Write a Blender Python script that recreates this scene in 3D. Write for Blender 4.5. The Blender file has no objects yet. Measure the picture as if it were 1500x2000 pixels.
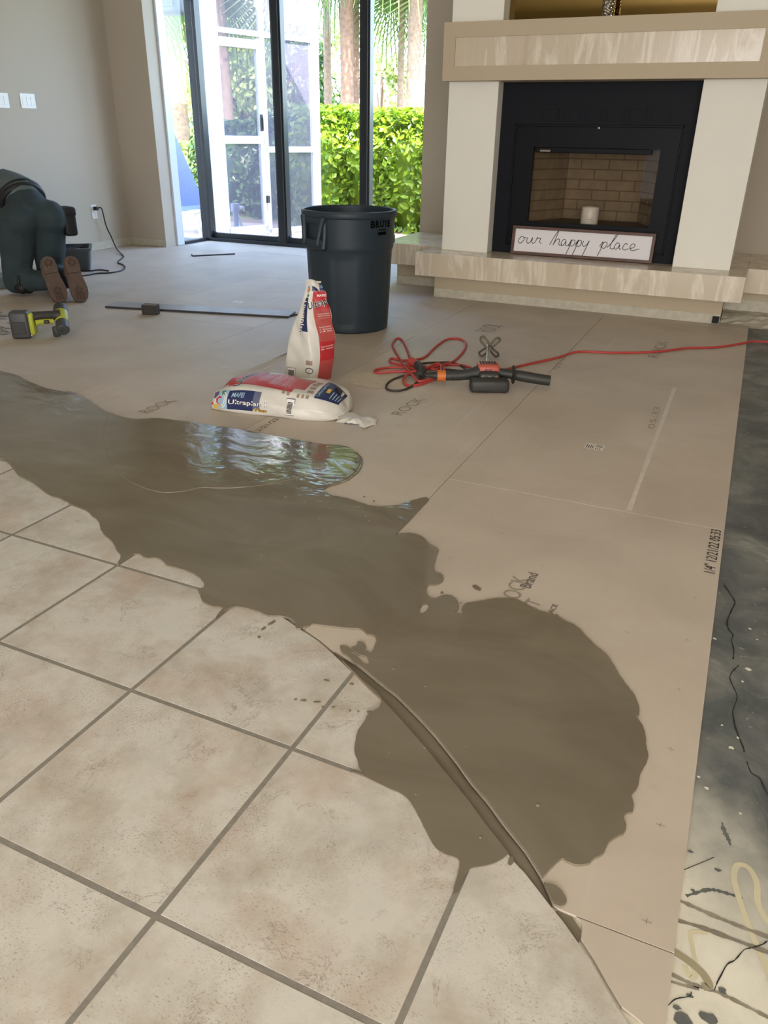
import bpy, bmesh, math, random
from mathutils import Vector, Matrix
import numpy as np
random.seed(7)
rng = np.random.default_rng(11)
scn = bpy.context.scene
COL = scn.collection

# ------------------------------------------------------------------ camera
CAM_H = 1.09
CR = Vector((0.91179, 0.41038, 0.01543)); CU = Vector((-0.19246, 0.39381, 0.89882)); CF = Vector((-0.36278, 0.8225, -0.43805))
FPX = 1513.69
cam_data = bpy.data.cameras.new('camera'); cam = bpy.data.objects.new('camera', cam_data); COL.objects.link(cam)
cam_data.sensor_fit = 'HORIZONTAL'; cam_data.sensor_width = 36.0; cam_data.lens = FPX / 1500 * 36.0
cam_data.clip_start = 0.02; cam_data.clip_end = 300
M = Matrix.Identity(4)
for i in range(3):
    M[i][0] = CR[i]; M[i][1] = CU[i]; M[i][2] = -CF[i]
M[2][3] = CAM_H
cam.matrix_world = M
scn.camera = cam

# ------------------------------------------------------------------ world, sun, daylight
world = bpy.data.worlds.new('sky'); scn.world = world; world.use_nodes = True
wn = world.node_tree.nodes; wl = world.node_tree.links
bgn = wn['Background']
sky = wn.new('ShaderNodeTexSky'); sky.sky_type = 'NISHITA'; sky.sun_disc = False
sky.sun_elevation = math.radians(52); sky.sun_rotation = math.radians(150); sky.air_density = 1.0; sky.dust_density = 2.0; sky.ozone_density = 1.5
wl.new(sky.outputs[0], bgn.inputs[0]); bgn.inputs[1].default_value = 1.9
sun_d = bpy.data.lights.new('sun_offscreen', 'SUN'); sun_d.energy = 13.0; sun_d.angle = math.radians(0.6); sun_d.color = (1.0, 0.93, 0.82)
sun = bpy.data.objects.new('sun_offscreen', sun_d); COL.objects.link(sun)
sun.rotation_euler = Vector((-0.36, 0.55, -0.775)).to_track_quat('-Z', 'Y').to_euler()
back_d = bpy.data.lights.new('window_behind_offscreen', 'AREA'); back_d.shape = 'RECTANGLE'; back_d.size = 5.4; back_d.size_y = 2.2; back_d.energy = 195; back_d.color = (1.0, 0.98, 0.985)
back = bpy.data.objects.new('window_behind_offscreen', back_d); COL.objects.link(back)
back.location = (0.8, -3.495, 1.25); back.rotation_euler = (math.radians(90), 0, 0)
scn.view_settings.view_transform = 'Standard'; scn.view_settings.look = 'None'
scn.view_settings.gamma = 1.0; scn.view_settings.use_curve_mapping = False
scn.view_settings.exposure = 0.85

# ------------------------------------------------------------------ pixel helpers (direction only; depth from floor / planes)
O = Vector((0, 0, CAM_H))
def ray(x, y): return CF * FPX + CR * (x - 750) - CU * (y - 1000)
def pz(x, y, z=0.0):
    d = ray(x, y); return O + d * ((z - CAM_H) / d.z)
def py(x, y, Y):
    d = ray(x, y); return O + d * (Y / d.y)
def px(x, y, X):
    d = ray(x, y); return O + d * (X / d.x)
HD = Vector((CF.x, CF.y, 0)).normalized()
def pd(x, y, dist):                       # point at horizontal distance along the heading
    d = ray(x, y); return O + d * (dist / (d.x * HD.x + d.y * HD.y))
def hdist(p): return p[0] * HD.x + p[1] * HD.y

# ------------------------------------------------------------------ materials
def srgb(*c):
    return tuple(((v / 255) / 12.92 if v / 255 <= 0.04045 else ((v / 255 + 0.055) / 1.055) ** 2.4) for v in c) + (1.0,)
class NT:
    def __init__(s, name):
        s.m = bpy.data.materials.new(name); s.m.use_nodes = True
        s.t = s.m.node_tree; s.n = s.t.nodes; s.l = s.t.links
        s.b = s.n['Principled BSDF']; s.out = s.n['Material Output']
        s._c = None
    def set(s, **k):
        for a, v in k.items():
            s.b.inputs[a.replace('_', ' ')].default_value = v
    def link(s, a, b): s.l.new(a, b)
    def coord(s, kind='Object'):
        if kind == 'pos':
            g = s.n.new('ShaderNodeNewGeometry'); return g.outputs['Position']
        t = s.n.new('ShaderNodeTexCoord'); return t.outputs[kind]
    def map(s, v, scale=(1, 1, 1), rot=(0, 0, 0), loc=(0, 0, 0)):
        m = s.n.new('ShaderNodeMapping'); m.inputs['Scale'].default_value = scale; m.inputs['Rotation'].default_value = rot; m.inputs['Location'].default_value = loc
        s.link(v, m.inputs[0]); return m.outputs[0]
    def noise(s, v, scale=5, detail=4, rough=0.55, dist=0.0):
        n = s.n.new('ShaderNodeTexNoise'); n.inputs['Scale'].default_value = scale; n.inputs['Detail'].default_value = detail
        n.inputs['Roughness'].default_value = rough; n.inputs['Distortion'].default_value = dist
        s.link(v, n.inputs['Vector']); return n.outputs['Fac']
    def vor(s, v, scale=5, feature='F1', out='Distance'):
        n = s.n.new('ShaderNodeTexVoronoi'); n.feature = feature; n.inputs['Scale'].default_value = scale
        s.link(v, n.inputs['Vector']); return n.outputs[out]
    def ramp(s, v, stops, interp='LINEAR'):
        r = s.n.new('ShaderNodeValToRGB'); r.color_ramp.interpolation = interp
        e = r.color_ramp.elements
        while len(e) < len(stops): e.new(0.5)
        for el, (p, c) in zip(e, stops):
            el.position = p; el.color = c if len(c) == 4 else tuple(c) + (1,)
        s.link(v, r.inputs[0]); return r.outputs[0]
    def mix(s, f, a, b, mode='MIX'):
        m = s.n.new('ShaderNodeMix'); m.data_type = 'RGBA'; m.blend_type = mode
        for sock, v in ((m.inputs['Factor'], f), (m.inputs['A'], a), (m.inputs['B'], b)):
            pass
        ins = {i.identifier: i for i in m.inputs}
        for key, v in (('Factor_Float', f), ('A_Color', a), ('B_Color', b)):
            if hasattr(v, 'is_output'): s.link(v, ins[key])
            elif key == 'Factor_Float': ins[key].default_value = v
            else: ins[key].default_value = v
        return [o for o in m.outputs if o.identifier == 'Result_Color'][0]
    def math(s, op, a, b=0.0, c=None):
        m = s.n.new('ShaderNodeMath'); m.operation = op
        for i, v in enumerate((a, b) if c is None else (a, b, c)):
            if hasattr(v, 'is_output'): s.link(v, m.inputs[i])
            else: m.inputs[i].default_value = v
        return m.outputs[0]
    def bump(s, h, strength=0.3, dist=0.01):
        b = s.n.new('ShaderNodeBump'); b.inputs['Strength'].default_value = strength; b.inputs['Distance'].default_value = dist
        s.link(h, b.inputs['Height']); s.link(b.outputs[0], s.b.inputs['Normal'])
    def color(s, c): s.link(c, s.b.inputs['Base Color'])
    def sep(s, v):
        n = s.n.new('ShaderNodeSeparateXYZ'); s.link(v, n.inputs[0]); return n.outputs
W0 = (1, 1, 1, 1); K0 = (0, 0, 0, 1)
def mat(name, col, rough=0.5, metal=0.0, var=0.0, scale=30, bump=0.0, spec=0.5, coat=0.0):
    t = NT(name); t.set(Roughness=rough, Metallic=metal); t.b.inputs['Specular IOR Level'].default_value = spec
    t.b.inputs['Coat Weight'].default_value = coat
    c = col if len(col) == 4 else srgb(*col)
    if var or bump:
        v = t.coord('Object'); n = t.noise(v, scale, 4)
        if var:
            d = tuple(x * (1 - var) for x in c[:3]) + (1,); l = tuple(min(1, x * (1 + var)) for x in c[:3]) + (1,)
            t.color(t.ramp(n, [(0.3, d), (0.7, l)]))
        else: t.set(Base_Color=c)
        if bump: t.bump(n, bump, 0.004)
    else: t.set(Base_Color=c)
    return t.m

def m_wall(name, c1):
    t = NT(name); v = t.coord('pos'); n = t.noise(v, 0.9, 3); f = t.noise(v, 160, 3)
    a = srgb(*c1); d = tuple(x * 0.955 for x in a[:3]) + (1,)
    t.color(t.ramp(n, [(0.35, d), (0.65, a)])); t.set(Roughness=0.72); t.bump(f, 0.12, 0.002); return t.m
def m_tile():
    t = NT('ceramic_tile'); v = t.coord('pos')
    oi = t.n.new('ShaderNodeObjectInfo')
    off = t.n.new('ShaderNodeVectorMath'); off.operation = 'MULTIPLY_ADD'
    cx = t.n.new('ShaderNodeCombineXYZ'); t.link(oi.outputs['Random'], cx.inputs[0]); t.link(oi.outputs['Random'], cx.inputs[1])
    t.link(cx.outputs[0], off.inputs[0]); off.inputs[1].default_value = (37, 91, 0); t.link(v, off.inputs[2]); v = off.outputs[0]
    n1 = t.noise(v, 6.0, 8, 0.66, 0.15); n2 = t.noise(t.map(v, loc=(9, 3, 0)), 5.0, 8, 0.66, 0.2)
    base = t.ramp(n1, [(0.30, srgb(170, 158, 142)), (0.44, srgb(190, 183, 170)), (0.56, srgb(204, 199, 188)), (0.75, srgb(198, 195, 186))])
    c = t.mix(t.math('MULTIPLY', t.ramp(n2, [(0.50, K0), (0.70, W0)]), 0.6), base, srgb(182, 158, 140))
    gn = t.noise(t.map(v, loc=(4, 17, 0)), 5.5, 8, 0.66, 0.2)
    c = t.mix(t.math('MULTIPLY', t.ramp(gn, [(0.54, K0), (0.70, W0)]), 0.5), c, srgb(174, 172, 162))
    vn = t.noise(v, 7, 9, 0.72, 0.9); vein = t.ramp(t.math('ABSOLUTE', t.math('SUBTRACT', vn, 0.5)), [(0.0, W0), (0.007, K0)])
    msk = t.ramp(t.noise(t.map(v, loc=(1, 5, 0)), 8, 3), [(0.52, K0), (0.60, W0)])
    c = t.mix(t.math('MULTIPLY', t.math('MULTIPLY', vein, msk), 0.8), c, srgb(112, 92, 78))
    st = t.ramp(t.noise(t.map(v, scale=(1, 1.7, 1), rot=(0, 0, 0.5)), 170, 4, 0.75), [(0.56, K0), (0.615, W0)])
    sm = t.ramp(t.noise(t.map(v, loc=(8, 2, 0)), 7, 7, 0.7), [(0.44, K0), (0.60, W0)])
    c = t.mix(t.math('MULTIPLY', t.math('MULTIPLY', st, sm), 0.75), c, srgb(128, 108, 92))
    t.color(c); t.set(Roughness=0.42); t.bump(t.noise(v, 40, 4), 0.10, 0.003); return t.m
def m_board():
    t = NT('underlayment_board'); v = t.coord('pos')
    oi = t.n.new('ShaderNodeObjectInfo')
    n = t.noise(v, 2.2, 5, 0.6, 0.4)
    base = t.ramp(n, [(0.30, srgb(180, 168, 153)), (0.52, srgb(191, 179, 164)), (0.75, srgb(199, 189, 175))])
    tint = t.ramp(oi.outputs['Random'], [(0.0, (0.95, 0.945, 0.93, 1)), (1.0, (1.04, 1.02, 1.0, 1))])
    c = t.mix(1.0, base, tint, 'MULTIPLY')
    # pale broom streaks along x and y
    s1 = t.ramp(t.noise(t.map(v, scale=(22, 0.5, 1)), 1.0, 3, 0.6), [(0.60, K0), (0.74, W0)])
    sm = t.ramp(t.noise(t.map(v, loc=(3, 1, 0)), 0.8, 2), [(0.45, K0), (0.6, W0)])
    c = t.mix(t.math('MULTIPLY', t.math('MULTIPLY', s1, sm), 0.35), c, srgb(212, 202, 190))
    # scuffs
    sc = t.ramp(t.noise(v, 13, 6, 0.7), [(0.62, K0), (0.75, W0)])
    c = t.mix(t.math('MULTIPLY', sc, 0.28), c, srgb(150, 136, 118))
    dots = t.ramp(t.vor(v, 9, 'F1'), [(0.0, W0), (0.035, W0), (0.05, K0)])
    dm = t.ramp(t.noise(v, 3.1, 2), [(0.55, K0), (0.6, W0)])
    c = t.mix(t.math('MULTIPLY', t.math('MULTIPLY', dots, dm), 0.45), c, srgb(105, 94, 80))
    t.color(c); t.set(Roughness=0.5); t.bump(t.noise(v, 60, 4), 0.06, 0.003); return t.m
def m_slab():
    t = NT('bare_concrete'); v = t.coord('pos'); xyz = t.sep(v)
    n1 = t.noise(v, 5, 8, 0.65, 0.5); n2 = t.noise(t.map(v, loc=(7, 2, 0)), 1.6, 5, 0.6)
    grey = t.ramp(n1, [(0.30, srgb(66, 69, 69)), (0.46, srgb(90, 94, 93)), (0.60, srgb(118, 119, 114)), (0.75, srgb(160, 157, 146))])
    cream = t.ramp(n1, [(0.25, srgb(190, 185, 168)), (0.5, srgb(218, 213, 196)), (0.75, srgb(230, 226, 210))])
    g = t.math('ADD', xyz[1], t.math('MULTIPLY', t.math('SUBTRACT', n2, 0.5), 0.9))
    g = t.math('ADD', g, t.math('MULTIPLY', xyz[0], 0.35))
    f = t.ramp(t.math('DIVIDE', g, 3.0), [(0.335, K0), (0.45, W0)])
    c = t.mix(f, cream, grey)
    fl = t.ramp(t.noise(v, 38, 4, 0.7), [(0.66, K0), (0.72, W0)])
    c = t.mix(t.math('MULTIPLY', fl, 0.5), c, srgb(196, 190, 172))
    t.color(c); t.set(Roughness=0.5); t.bump(n1, 0.25, 0.006); return t.m
def m_mortar():
    t = NT('wet_levelling_compound'); v = t.coord('pos')
    n = t.noise(t.map(v, scale=(1, 2.0, 1)), 2.2, 4, 0.55, 1.2)
    c = t.ramp(n, [(0.3, srgb(112, 102, 85)), (0.55, srgb(121, 112, 95)), (0.75, srgb(128, 119, 103))])
    t.color(c); t.set(Roughness=0.07, IOR=1.42)
    xyz = t.sep(v)
    b1 = t.noise(t.map(v, scale=(1, 1.6, 1)), 6, 3, 0.5, 0.6); b2 = t.noise(v, 45, 3)
    far = t.ramp(t.math('DIVIDE', xyz[1], 4.0), [(0.42, (0.15, 0.15, 0.15, 1)), (0.58, W0)])
    h = t.math('MULTIPLY', t.math('ADD', b1, t.math('MULTIPLY', b2, 0.05)), far)
    t.bump(h, 0.55, 0.006); return t.m
def m_travertine(name, zscale=1.0):
    t = NT(name); v = t.coord('pos')
    n = t.noise(t.map(v, scale=(5.0, 5.0, 0.8), rot=(0, 0.10, 0)), 1.0, 5, 0.62, 0.5)
    c = t.ramp(n, [(0.30, srgb(186, 168, 146)), (0.43, srgb(204, 190, 168)), (0.50, srgb(202, 188, 166)), (0.56, srgb(222, 212, 194)), (0.62, srgb(200, 185, 163)), (0.72, srgb(216, 204, 184))])
    t.color(c); t.set(Roughness=0.22); t.bump(t.noise(t.map(v, scale=(40, 40, 6)), 1, 3), 0.05, 0.003); return t.m
def m_glass(name, tint=(1, 1, 1, 1), k=0.55):
    m = bpy.data.materials.new(name); m.use_nodes = True; n = m.node_tree.nodes; l = m.node_tree.links
    n.remove(n['Principled BSDF'])
    tr = n.new('ShaderNodeBsdfTransparent'); tr.inputs[0].default_value = tint
    gl = n.new('ShaderNodeBsdfGlossy'); gl.inputs['Roughness'].default_value = 0.02
    lw = n.new('ShaderNodeLayerWeight'); lw.inputs[0].default_value = 0.5          # facing: 0 head-on, 1 grazing, same on both faces
    pw = n.new('ShaderNodeMath'); pw.operation = 'POWER'; pw.inputs[1].default_value = 5.0; l.new(lw.outputs['Facing'], pw.inputs[0])
    ma = n.new('ShaderNodeMath'); ma.operation = 'MULTIPLY_ADD'; ma.inputs[1].default_value = 0.96; ma.inputs[2].default_value = 0.04; l.new(pw.outputs[0], ma.inputs[0])
    mu = n.new('ShaderNodeMath'); mu.operation = 'MULTIPLY'; mu.inputs[1].default_value = k; l.new(ma.outputs[0], mu.inputs[0])
    mx = n.new('ShaderNodeMixShader'); l.new(mu.outputs[0], mx.inputs[0]); l.new(tr.outputs[0], mx.inputs[1]); l.new(gl.outputs[0], mx.inputs[2])
    l.new(mx.outputs[0], n['Material Output'].inputs[0]); return m
def m_screen():
    m = bpy.data.materials.new('insect_screen'); m.use_nodes = True; n = m.node_tree.nodes; l = m.node_tree.links
    n.remove(n['Principled BSDF'])
    tr = n.new('ShaderNodeBsdfTransparent'); df = n.new('ShaderNodeBsdfDiffuse'); df.inputs[0].default_value = srgb(104, 102, 118)
    mx = n.new('ShaderNodeMixShader'); mx.inputs[0].default_value = 0.46
    l.new(tr.outputs[0], mx.inputs[1]); l.new(df.outputs[0], mx.inputs[2]); l.new(mx.outputs[0], n['Material Output'].inputs[0]); return m
def m_leaf(name, c1, c2):
    m = bpy.data.materials.new(name); m.use_nodes = True; n = m.node_tree.nodes; l = m.node_tree.links
    b = n['Principled BSDF']; b.inputs['Roughness'].default_value = 0.38
    g = n.new('ShaderNodeNewGeometry'); r = n.new('ShaderNodeValToRGB'); r.color_ramp.elements[0].color = srgb(*c1); r.color_ramp.elements[1].color = srgb(*c2)
    l.new(g.outputs['Random Per Island'], r.inputs[0]); l.new(r.outputs[0], b.inputs['Base Color'])
    tl = n.new('ShaderNodeBsdfTranslucent'); l.new(r.outputs[0], tl.inputs[0])
    mx = n.new('ShaderNodeMixShader'); mx.inputs[0].default_value = 0.38
    l.new(b.outputs[0], mx.inputs[1]); l.new(tl.outputs[0], mx.inputs[2]); l.new(mx.outputs[0], n['Material Output'].inputs[0]); return m

MT = {}
MT['wall'] = m_wall('beige_wall_paint', (180, 169, 152)); MT['wall2'] = m_wall('taupe_wall_paint', (170, 158, 140))
MT['ceil'] = m_wall('ceiling_paint', (225, 220, 208)); MT['pillar'] = m_wall('white_pillar_paint', (232, 229, 217))
MT['mantel'] = m_wall('mantel_paint', (186, 171, 144)); MT['plaster'] = mat('bare_plaster', (190, 184, 166), 0.8, var=0.12, scale=30, bump=0.3)
MT['tile'] = m_tile(); MT['board'] = m_board(); MT['slab'] = m_slab(); MT['mortar'] = m_mortar()
MT['grout'] = mat('grey_grout', (132, 126, 115), 0.85, var=0.1, scale=60, bump=0.3)
MT['trav'] = m_travertine('travertine'); MT['black'] = mat('black_enamel', (20, 22, 28), 0.6, spec=0.15); MT['blackfr'] = mat('dark_bronze_frame', (30, 34, 38), 0.4)
MT['glass'] = m_glass('window_glass'); MT['fglass'] = m_glass('smoked_fire_glass', (0.9, 0.88, 0.85, 1), 0.06); MT['screen'] = m_screen()
MT['white'] = mat('white_plastic', (228, 228, 226), 0.4); MT['alu'] = mat('white_aluminium', (226, 226, 230), 0.4); MT['bluewhite'] = mat('pale_aluminium', (206, 212, 222), 0.4)
MT['brick'] = mat('firebrick', (140, 124, 102), 0.85, var=0.12, scale=14, bump=0.3); MT['brickj'] = mat('firebrick_mortar', (112, 98, 80), 0.9)
MT['ink'] = mat('faded_black_ink', (92, 84, 76), 0.7); MT['inkd'] = mat('black_ink', (38, 36, 36), 0.6); MT['inkf'] = mat('pale_ink', (150, 138, 124), 0.7)
MT['leaf'] = m_leaf('hedge_leaf', (84, 122, 30), (150, 178, 40)); MT['leafd'] = m_leaf('dark_shrub_leaf', (40, 66, 34), (70, 100, 46)); MT['palm'] = m_leaf('palm_leaf', (78, 104, 58), (120, 140, 76))
MT['leafp'] = m_leaf('pale_tree_leaf', (120, 140, 76), (168, 178, 110))
MT['trunk'] = mat('palm_bark', (116, 98, 84), 0.9, var=0.3, scale=18, bump=0.6); MT['bark2'] = mat('pine_bark', (108, 86, 74), 0.9, var=0.3, scale=16, bump=0.6)
MT['patio'] = mat('patio_paver', (196, 170, 150), 0.8, var=0.15, scale=9, bump=0.2); MT['grass'] = mat('lawn', (86, 98, 52), 0.9, var=0.3, scale=6, bump=0.4)

# ------------------------------------------------------------------ mesh helpers
def obj(name, bm, m, parent=None, smooth=None, loc=None):
    me = bpy.data.meshes.new(name)
    if isinstance(bm, bmesh.types.BMesh):
        bm.normal_update(); bm.to_mesh(me); bm.free()
    else:
        me = bm; me.name = name
    if m is not None:
        me.materials.clear(); me.materials.append(MT[m] if isinstance(m, str) else m)
    o = bpy.data.objects.new(name, me); COL.objects.link(o)
    if parent is not None: o.parent = parent
    if smooth is not None:
        me.shade_smooth()
        if smooth < 3.1: me.set_sharp_from_angle(angle=smooth)
    if loc is not None: o.location = loc
    return o
def tag(o, label, cat, group=None, kind=None):
    o['label'] = label; o['category'] = cat
    if group: o['group'] = group
    if kind: o['kind'] = kind
    return o
def thing(name, label, cat, loc=(0, 0, 0), rotz=0.0, group=None):
    o = bpy.data.objects.new(name, None); COL.objects.link(o); o.empty_display_size = 0.1
    o.location = loc; o.rotation_euler = (0, 0, rotz); return tag(o, label, cat, group)
def struct(o, label=None):
    o['kind'] = 'structure'
    if label: o['label'] = label
    return o
def sroot(name, label):
    o = bpy.data.objects.new(name, None); COL.objects.link(o); return struct(o, label)
def B(): return bmesh.new()
def box(bm, x0, x1, y0, y1, z0, z1, bev=0.0, seg=2, mtx=None):
    vs = [bm.verts.new((x, y, z)) for x in (x0, x1) for y in (y0, y1) for z in (z0, z1)]
    fs = [bm.faces.new([vs[i] for i in f]) for f in ((0, 1, 3, 2), (4, 6, 7, 5), (0, 4, 5, 1), (2, 3, 7, 6), (0, 2, 6, 4), (1, 5, 7, 3))]
    out = vs
    if bev > 0:
        es = list({e for f in fs for e in f.edges})
        r = bmesh.ops.bevel(bm, geom=es, offset=bev, segments=seg, affect='EDGES', profile=0.5)
        out = list({v for f in r['faces'] for v in f.verts} | {v for v in vs if v.is_valid})
        # collect whole island
        st = list(out); seen = set(st)
        while st:
            v = st.pop()
            for e in v.link_edges:
                w = e.other_vert(v)
                if w not in seen: seen.add(w); st.append(w)
        out = list(seen)
    if mtx is not None:
        for v in out: v.co = mtx @ v.co
    return bm
def bx(x0, x1, y0, y1, z0, z1, bev=0.0, seg=2, mtx=None): return box(B(), x0, x1, y0, y1, z0, z1, bev, seg, mtx)
def crom(pts, n=6, closed=False):
    P = [Vector(p) for p in pts]; out = []
    N = len(P); rngi = range(N if closed else N - 1)
    for i in rngi:
        p1, p2 = P[i], P[(i + 1) % N]
        p0 = P[i - 1] if (i > 0 or closed) else p1 * 2 - p2
        p3 = P[(i + 2) % N] if (i + 2 < N or closed) else p2 * 2 - p1
        for k in range(n):
            t = k / n
            out.append(0.5 * ((2 * p1) + (p2 - p0) * t + (2 * p0 - 5 * p1 + 4 * p2 - p3) * t * t + (3 * p1 - p0 - 3 * p2 + p3) * t ** 3))
    if not closed: out.append(P[-1])
    return out
def tube(bm, pts, r, seg=8, caps=True, smooth=0, sx=1.0):
    if smooth: pts = crom(pts, smooth)
    pts = [Vector(p) for p in pts]
    n = len(pts); rs = r if hasattr(r, '__len__') else [r] * n
    if len(rs) != n: rs = list(np.interp(np.linspace(0, 1, n), np.linspace(0, 1, len(rs)), rs))
    up = None; rings = []
    for i, p in enumerate(pts):
        d = (pts[min(i + 1, n - 1)] - pts[max(i - 1, 0)])
        if d.length < 1e-9: d = Vector((0, 0, 1))
        d.normalize()
        if up is None:
            up = Vector((0, 0, 1)) if abs(d.z) < 0.9 else Vector((1, 0, 0))
        up = (up - d * up.dot(d)); up.normalize(); s = d.cross(up)
        rings.append([bm.verts.new(p + (s * math.cos(a) * sx + up * math.sin(a)) * rs[i]) for a in [2 * math.pi * k / seg for k in range(seg)]])
    for a, b in zip(rings, rings[1:]):
        for k in range(seg): bm.faces.new((a[k], a[(k + 1) % seg], b[(k + 1) % seg], b[k]))
    if caps:
        bm.faces.new(rings[0][::-1]); bm.faces.new(rings[-1])
    return bm
def lathe(bm, prof, seg=32, fn=None, close=False, mtx=None):
    rings = []
    for (r, z) in prof:
        ring = []
        for k in range(seg):
            a = 2 * math.pi * k / seg; rr = r if fn is None else fn(r, z, a)
            p = Vector((rr * math.cos(a), rr * math.sin(a), z))
            ring.append(bm.verts.new(mtx @ p if mtx else p))
        rings.append(ring)
    for a, b in zip(rings, rings[1:]):
        for k in range(seg): bm.faces.new((a[k], a[(k + 1) % seg], b[(k + 1) % seg], b[k]))
    if close:
        bm.faces.new(rings[0][::-1]); bm.faces.new(rings[-1])
    return bm
def clip_poly(sub, rect):
    """clip any polygon (list of 2-tuples) by a convex CCW polygon."""
    out = list(sub)
    for i in range(len(rect)):
        ax, ay = rect[i]; bx_, by_ = rect[(i + 1) % len(rect)]
        ins = lambda p: (bx_ - ax) * (p[1] - ay) - (by_ - ay) * (p[0] - ax) >= 0
        inp, out = out, []
        for j in range(len(inp)):
            p, q = inp[j - 1], inp[j]
            ip, iq = ins(p), ins(q)
            if ip != iq:
                dp = (bx_ - ax) * (p[1] - ay) - (by_ - ay) * (p[0] - ax); dq = (bx_ - ax) * (q[1] - ay) - (by_ - ay) * (q[0] - ax)
                t = dp / (dp - dq); out.append((p[0] + (q[0] - p[0]) * t, p[1] + (q[1] - p[1]) * t))
            if iq: out.append(q)
        if not out: return []
    res = []
    for p in out:
        if not res or (abs(p[0] - res[-1][0]) + abs(p[1] - res[-1][1])) > 1e-4: res.append(p)
    return res
def area2(p): return sum(p[i - 1][0] * p[i][1] - p[i][0] * p[i - 1][1] for i in range(len(p))) / 2
def prism(bm, pts, z0, z1, bev=0.0):
    if area2(pts) < 0: pts = pts[::-1]
    lo = [bm.verts.new((p[0], p[1], z0)) for p in pts]; hi = [bm.verts.new((p[0], p[1], z1)) for p in pts]
    n = len(pts)
    for i in range(n): bm.faces.new((lo[i], lo[(i + 1) % n], hi[(i + 1) % n], hi[i]))
    top = bm.faces.new(hi)
    if bev > 0:
        bmesh.ops.bevel(bm, geom=list(top.edges), offset=bev, segments=2, affect='EDGES', profile=0.5, clamp_overlap=True)
    bmesh.ops.triangulate(bm, faces=[f for f in bm.faces if len(f.verts) > 4])
    return bm
def pool_mesh(outlines, z, thick, bev):
    """filled 2D outlines with a rounded rim (outline + holes)."""
    cu = bpy.data.curves.new('tmp', 'CURVE'); cu.dimensions = '2D'; cu.fill_mode = 'BOTH'; cu.extrude = max(0.0002, thick / 2 - bev * 0.5); cu.bevel_depth = bev; cu.bevel_resolution = 2
    cu.offset = -bev
    for pts in outlines:
        s = cu.splines.new('POLY'); s.points.add(len(pts) - 1); s.use_cyclic_u = True
        for q, p in zip(s.points, pts): q.co = (p[0], p[1], 0, 1)
    o = bpy.data.objects.new('tmp', cu); COL.objects.link(o)
    me = bpy.data.meshes.new_from_object(o.evaluated_get(bpy.context.evaluated_depsgraph_get()))
    bpy.data.objects.remove(o); bpy.data.curves.remove(cu)
    me.transform(Matrix.Translation((0, 0, z)))
    return me
def text_mesh(s, size=1.0, bold=0.0, shear=0.0, align='LEFT', spacing=1.0, extrude=0.0):
    cu = bpy.data.curves.new('txt', 'FONT'); cu.body = s; cu.size = size; cu.offset = bold * size; cu.shear = shear; cu.align_x = align; cu.space_character = spacing; cu.resolution_u = 3; cu.extrude = extrude
    o = bpy.data.objects.new('txt', cu); COL.objects.link(o)
    me = bpy.data.meshes.new_from_object(o.evaluated_get(bpy.context.evaluated_depsgraph_get()))
    bpy.data.objects.remove(o); bpy.data.curves.remove(cu)
    return me
def map_mesh(me, fn):
    n = len(me.vertices); co = np.empty(n * 3); me.vertices.foreach_get('co', co); co = co.reshape(-1, 3)
    for i in range(n): co[i] = fn(co[i])
    me.vertices.foreach_set('co', co.ravel()); me.update(); return me
def norm_text(me, w, h):
    """scale a text mesh into a w x h box with the origin at its lower left."""
    n = len(me.vertices); co = np.empty(n * 3); me.vertices.foreach_get('co', co); co = co.reshape(-1, 3)
    lo = co.min(0); hi = co.max(0); co[:, 0] = (co[:, 0] - lo[0]) / (hi[0] - lo[0]) * w; co[:, 1] = (co[:, 1] - lo[1]) / (hi[1] - lo[1]) * h
    me.vertices.foreach_set('co', co.ravel()); me.update(); return me
def copy_tree(o, parent=None):
    c = o.copy(); COL.objects.link(c); c.parent = parent
    for ch in list(o.children): copy_tree(ch, c)
    return c
def leaves(n, fn, size, mname, name, parent, seed=0, kind='stuff', up=0.3):
    """n folded leaves at points from fn(rng) as one mesh."""
    r = np.random.default_rng(seed); V = []; F = []
    for i in range(n):
        p, nn = fn(r); nn = np.array(nn) + r.normal(0, 0.55, 3) + np.array([0, 0, up]); nn /= np.linalg.norm(nn) + 1e-9
        t = np.cross(nn, r.normal(0, 1, 3)); t /= np.linalg.norm(t) + 1e-9; b = np.cross(nn, t)
        s = size * r.uniform(0.7, 1.3); w = s * 0.30; k = len(V)
        V += [p - t * s * .5, p + b * w - t * .05 * s + nn * w * .35, p + t * s * .5, p - b * w - t * .05 * s + nn * w * .35]
        F += [(k, k + 1, k + 2), (k, k + 2, k + 3)]
    me = bpy.data.meshes.new(name); me.from_pydata([tuple(v) for v in V], [], F); me.update()
    o = obj(name, me, mname, parent)
    if kind: o['kind'] = kind
    return o

# ================================================================== FLOOR
ZB = -0.0075
floor = struct(obj('floor', bx(-6.12, 4.1, -3.5, 7.62, -0.12, ZB), 'slab'), 'bare concrete slab with grey and cream stains under boards and tiles')
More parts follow.
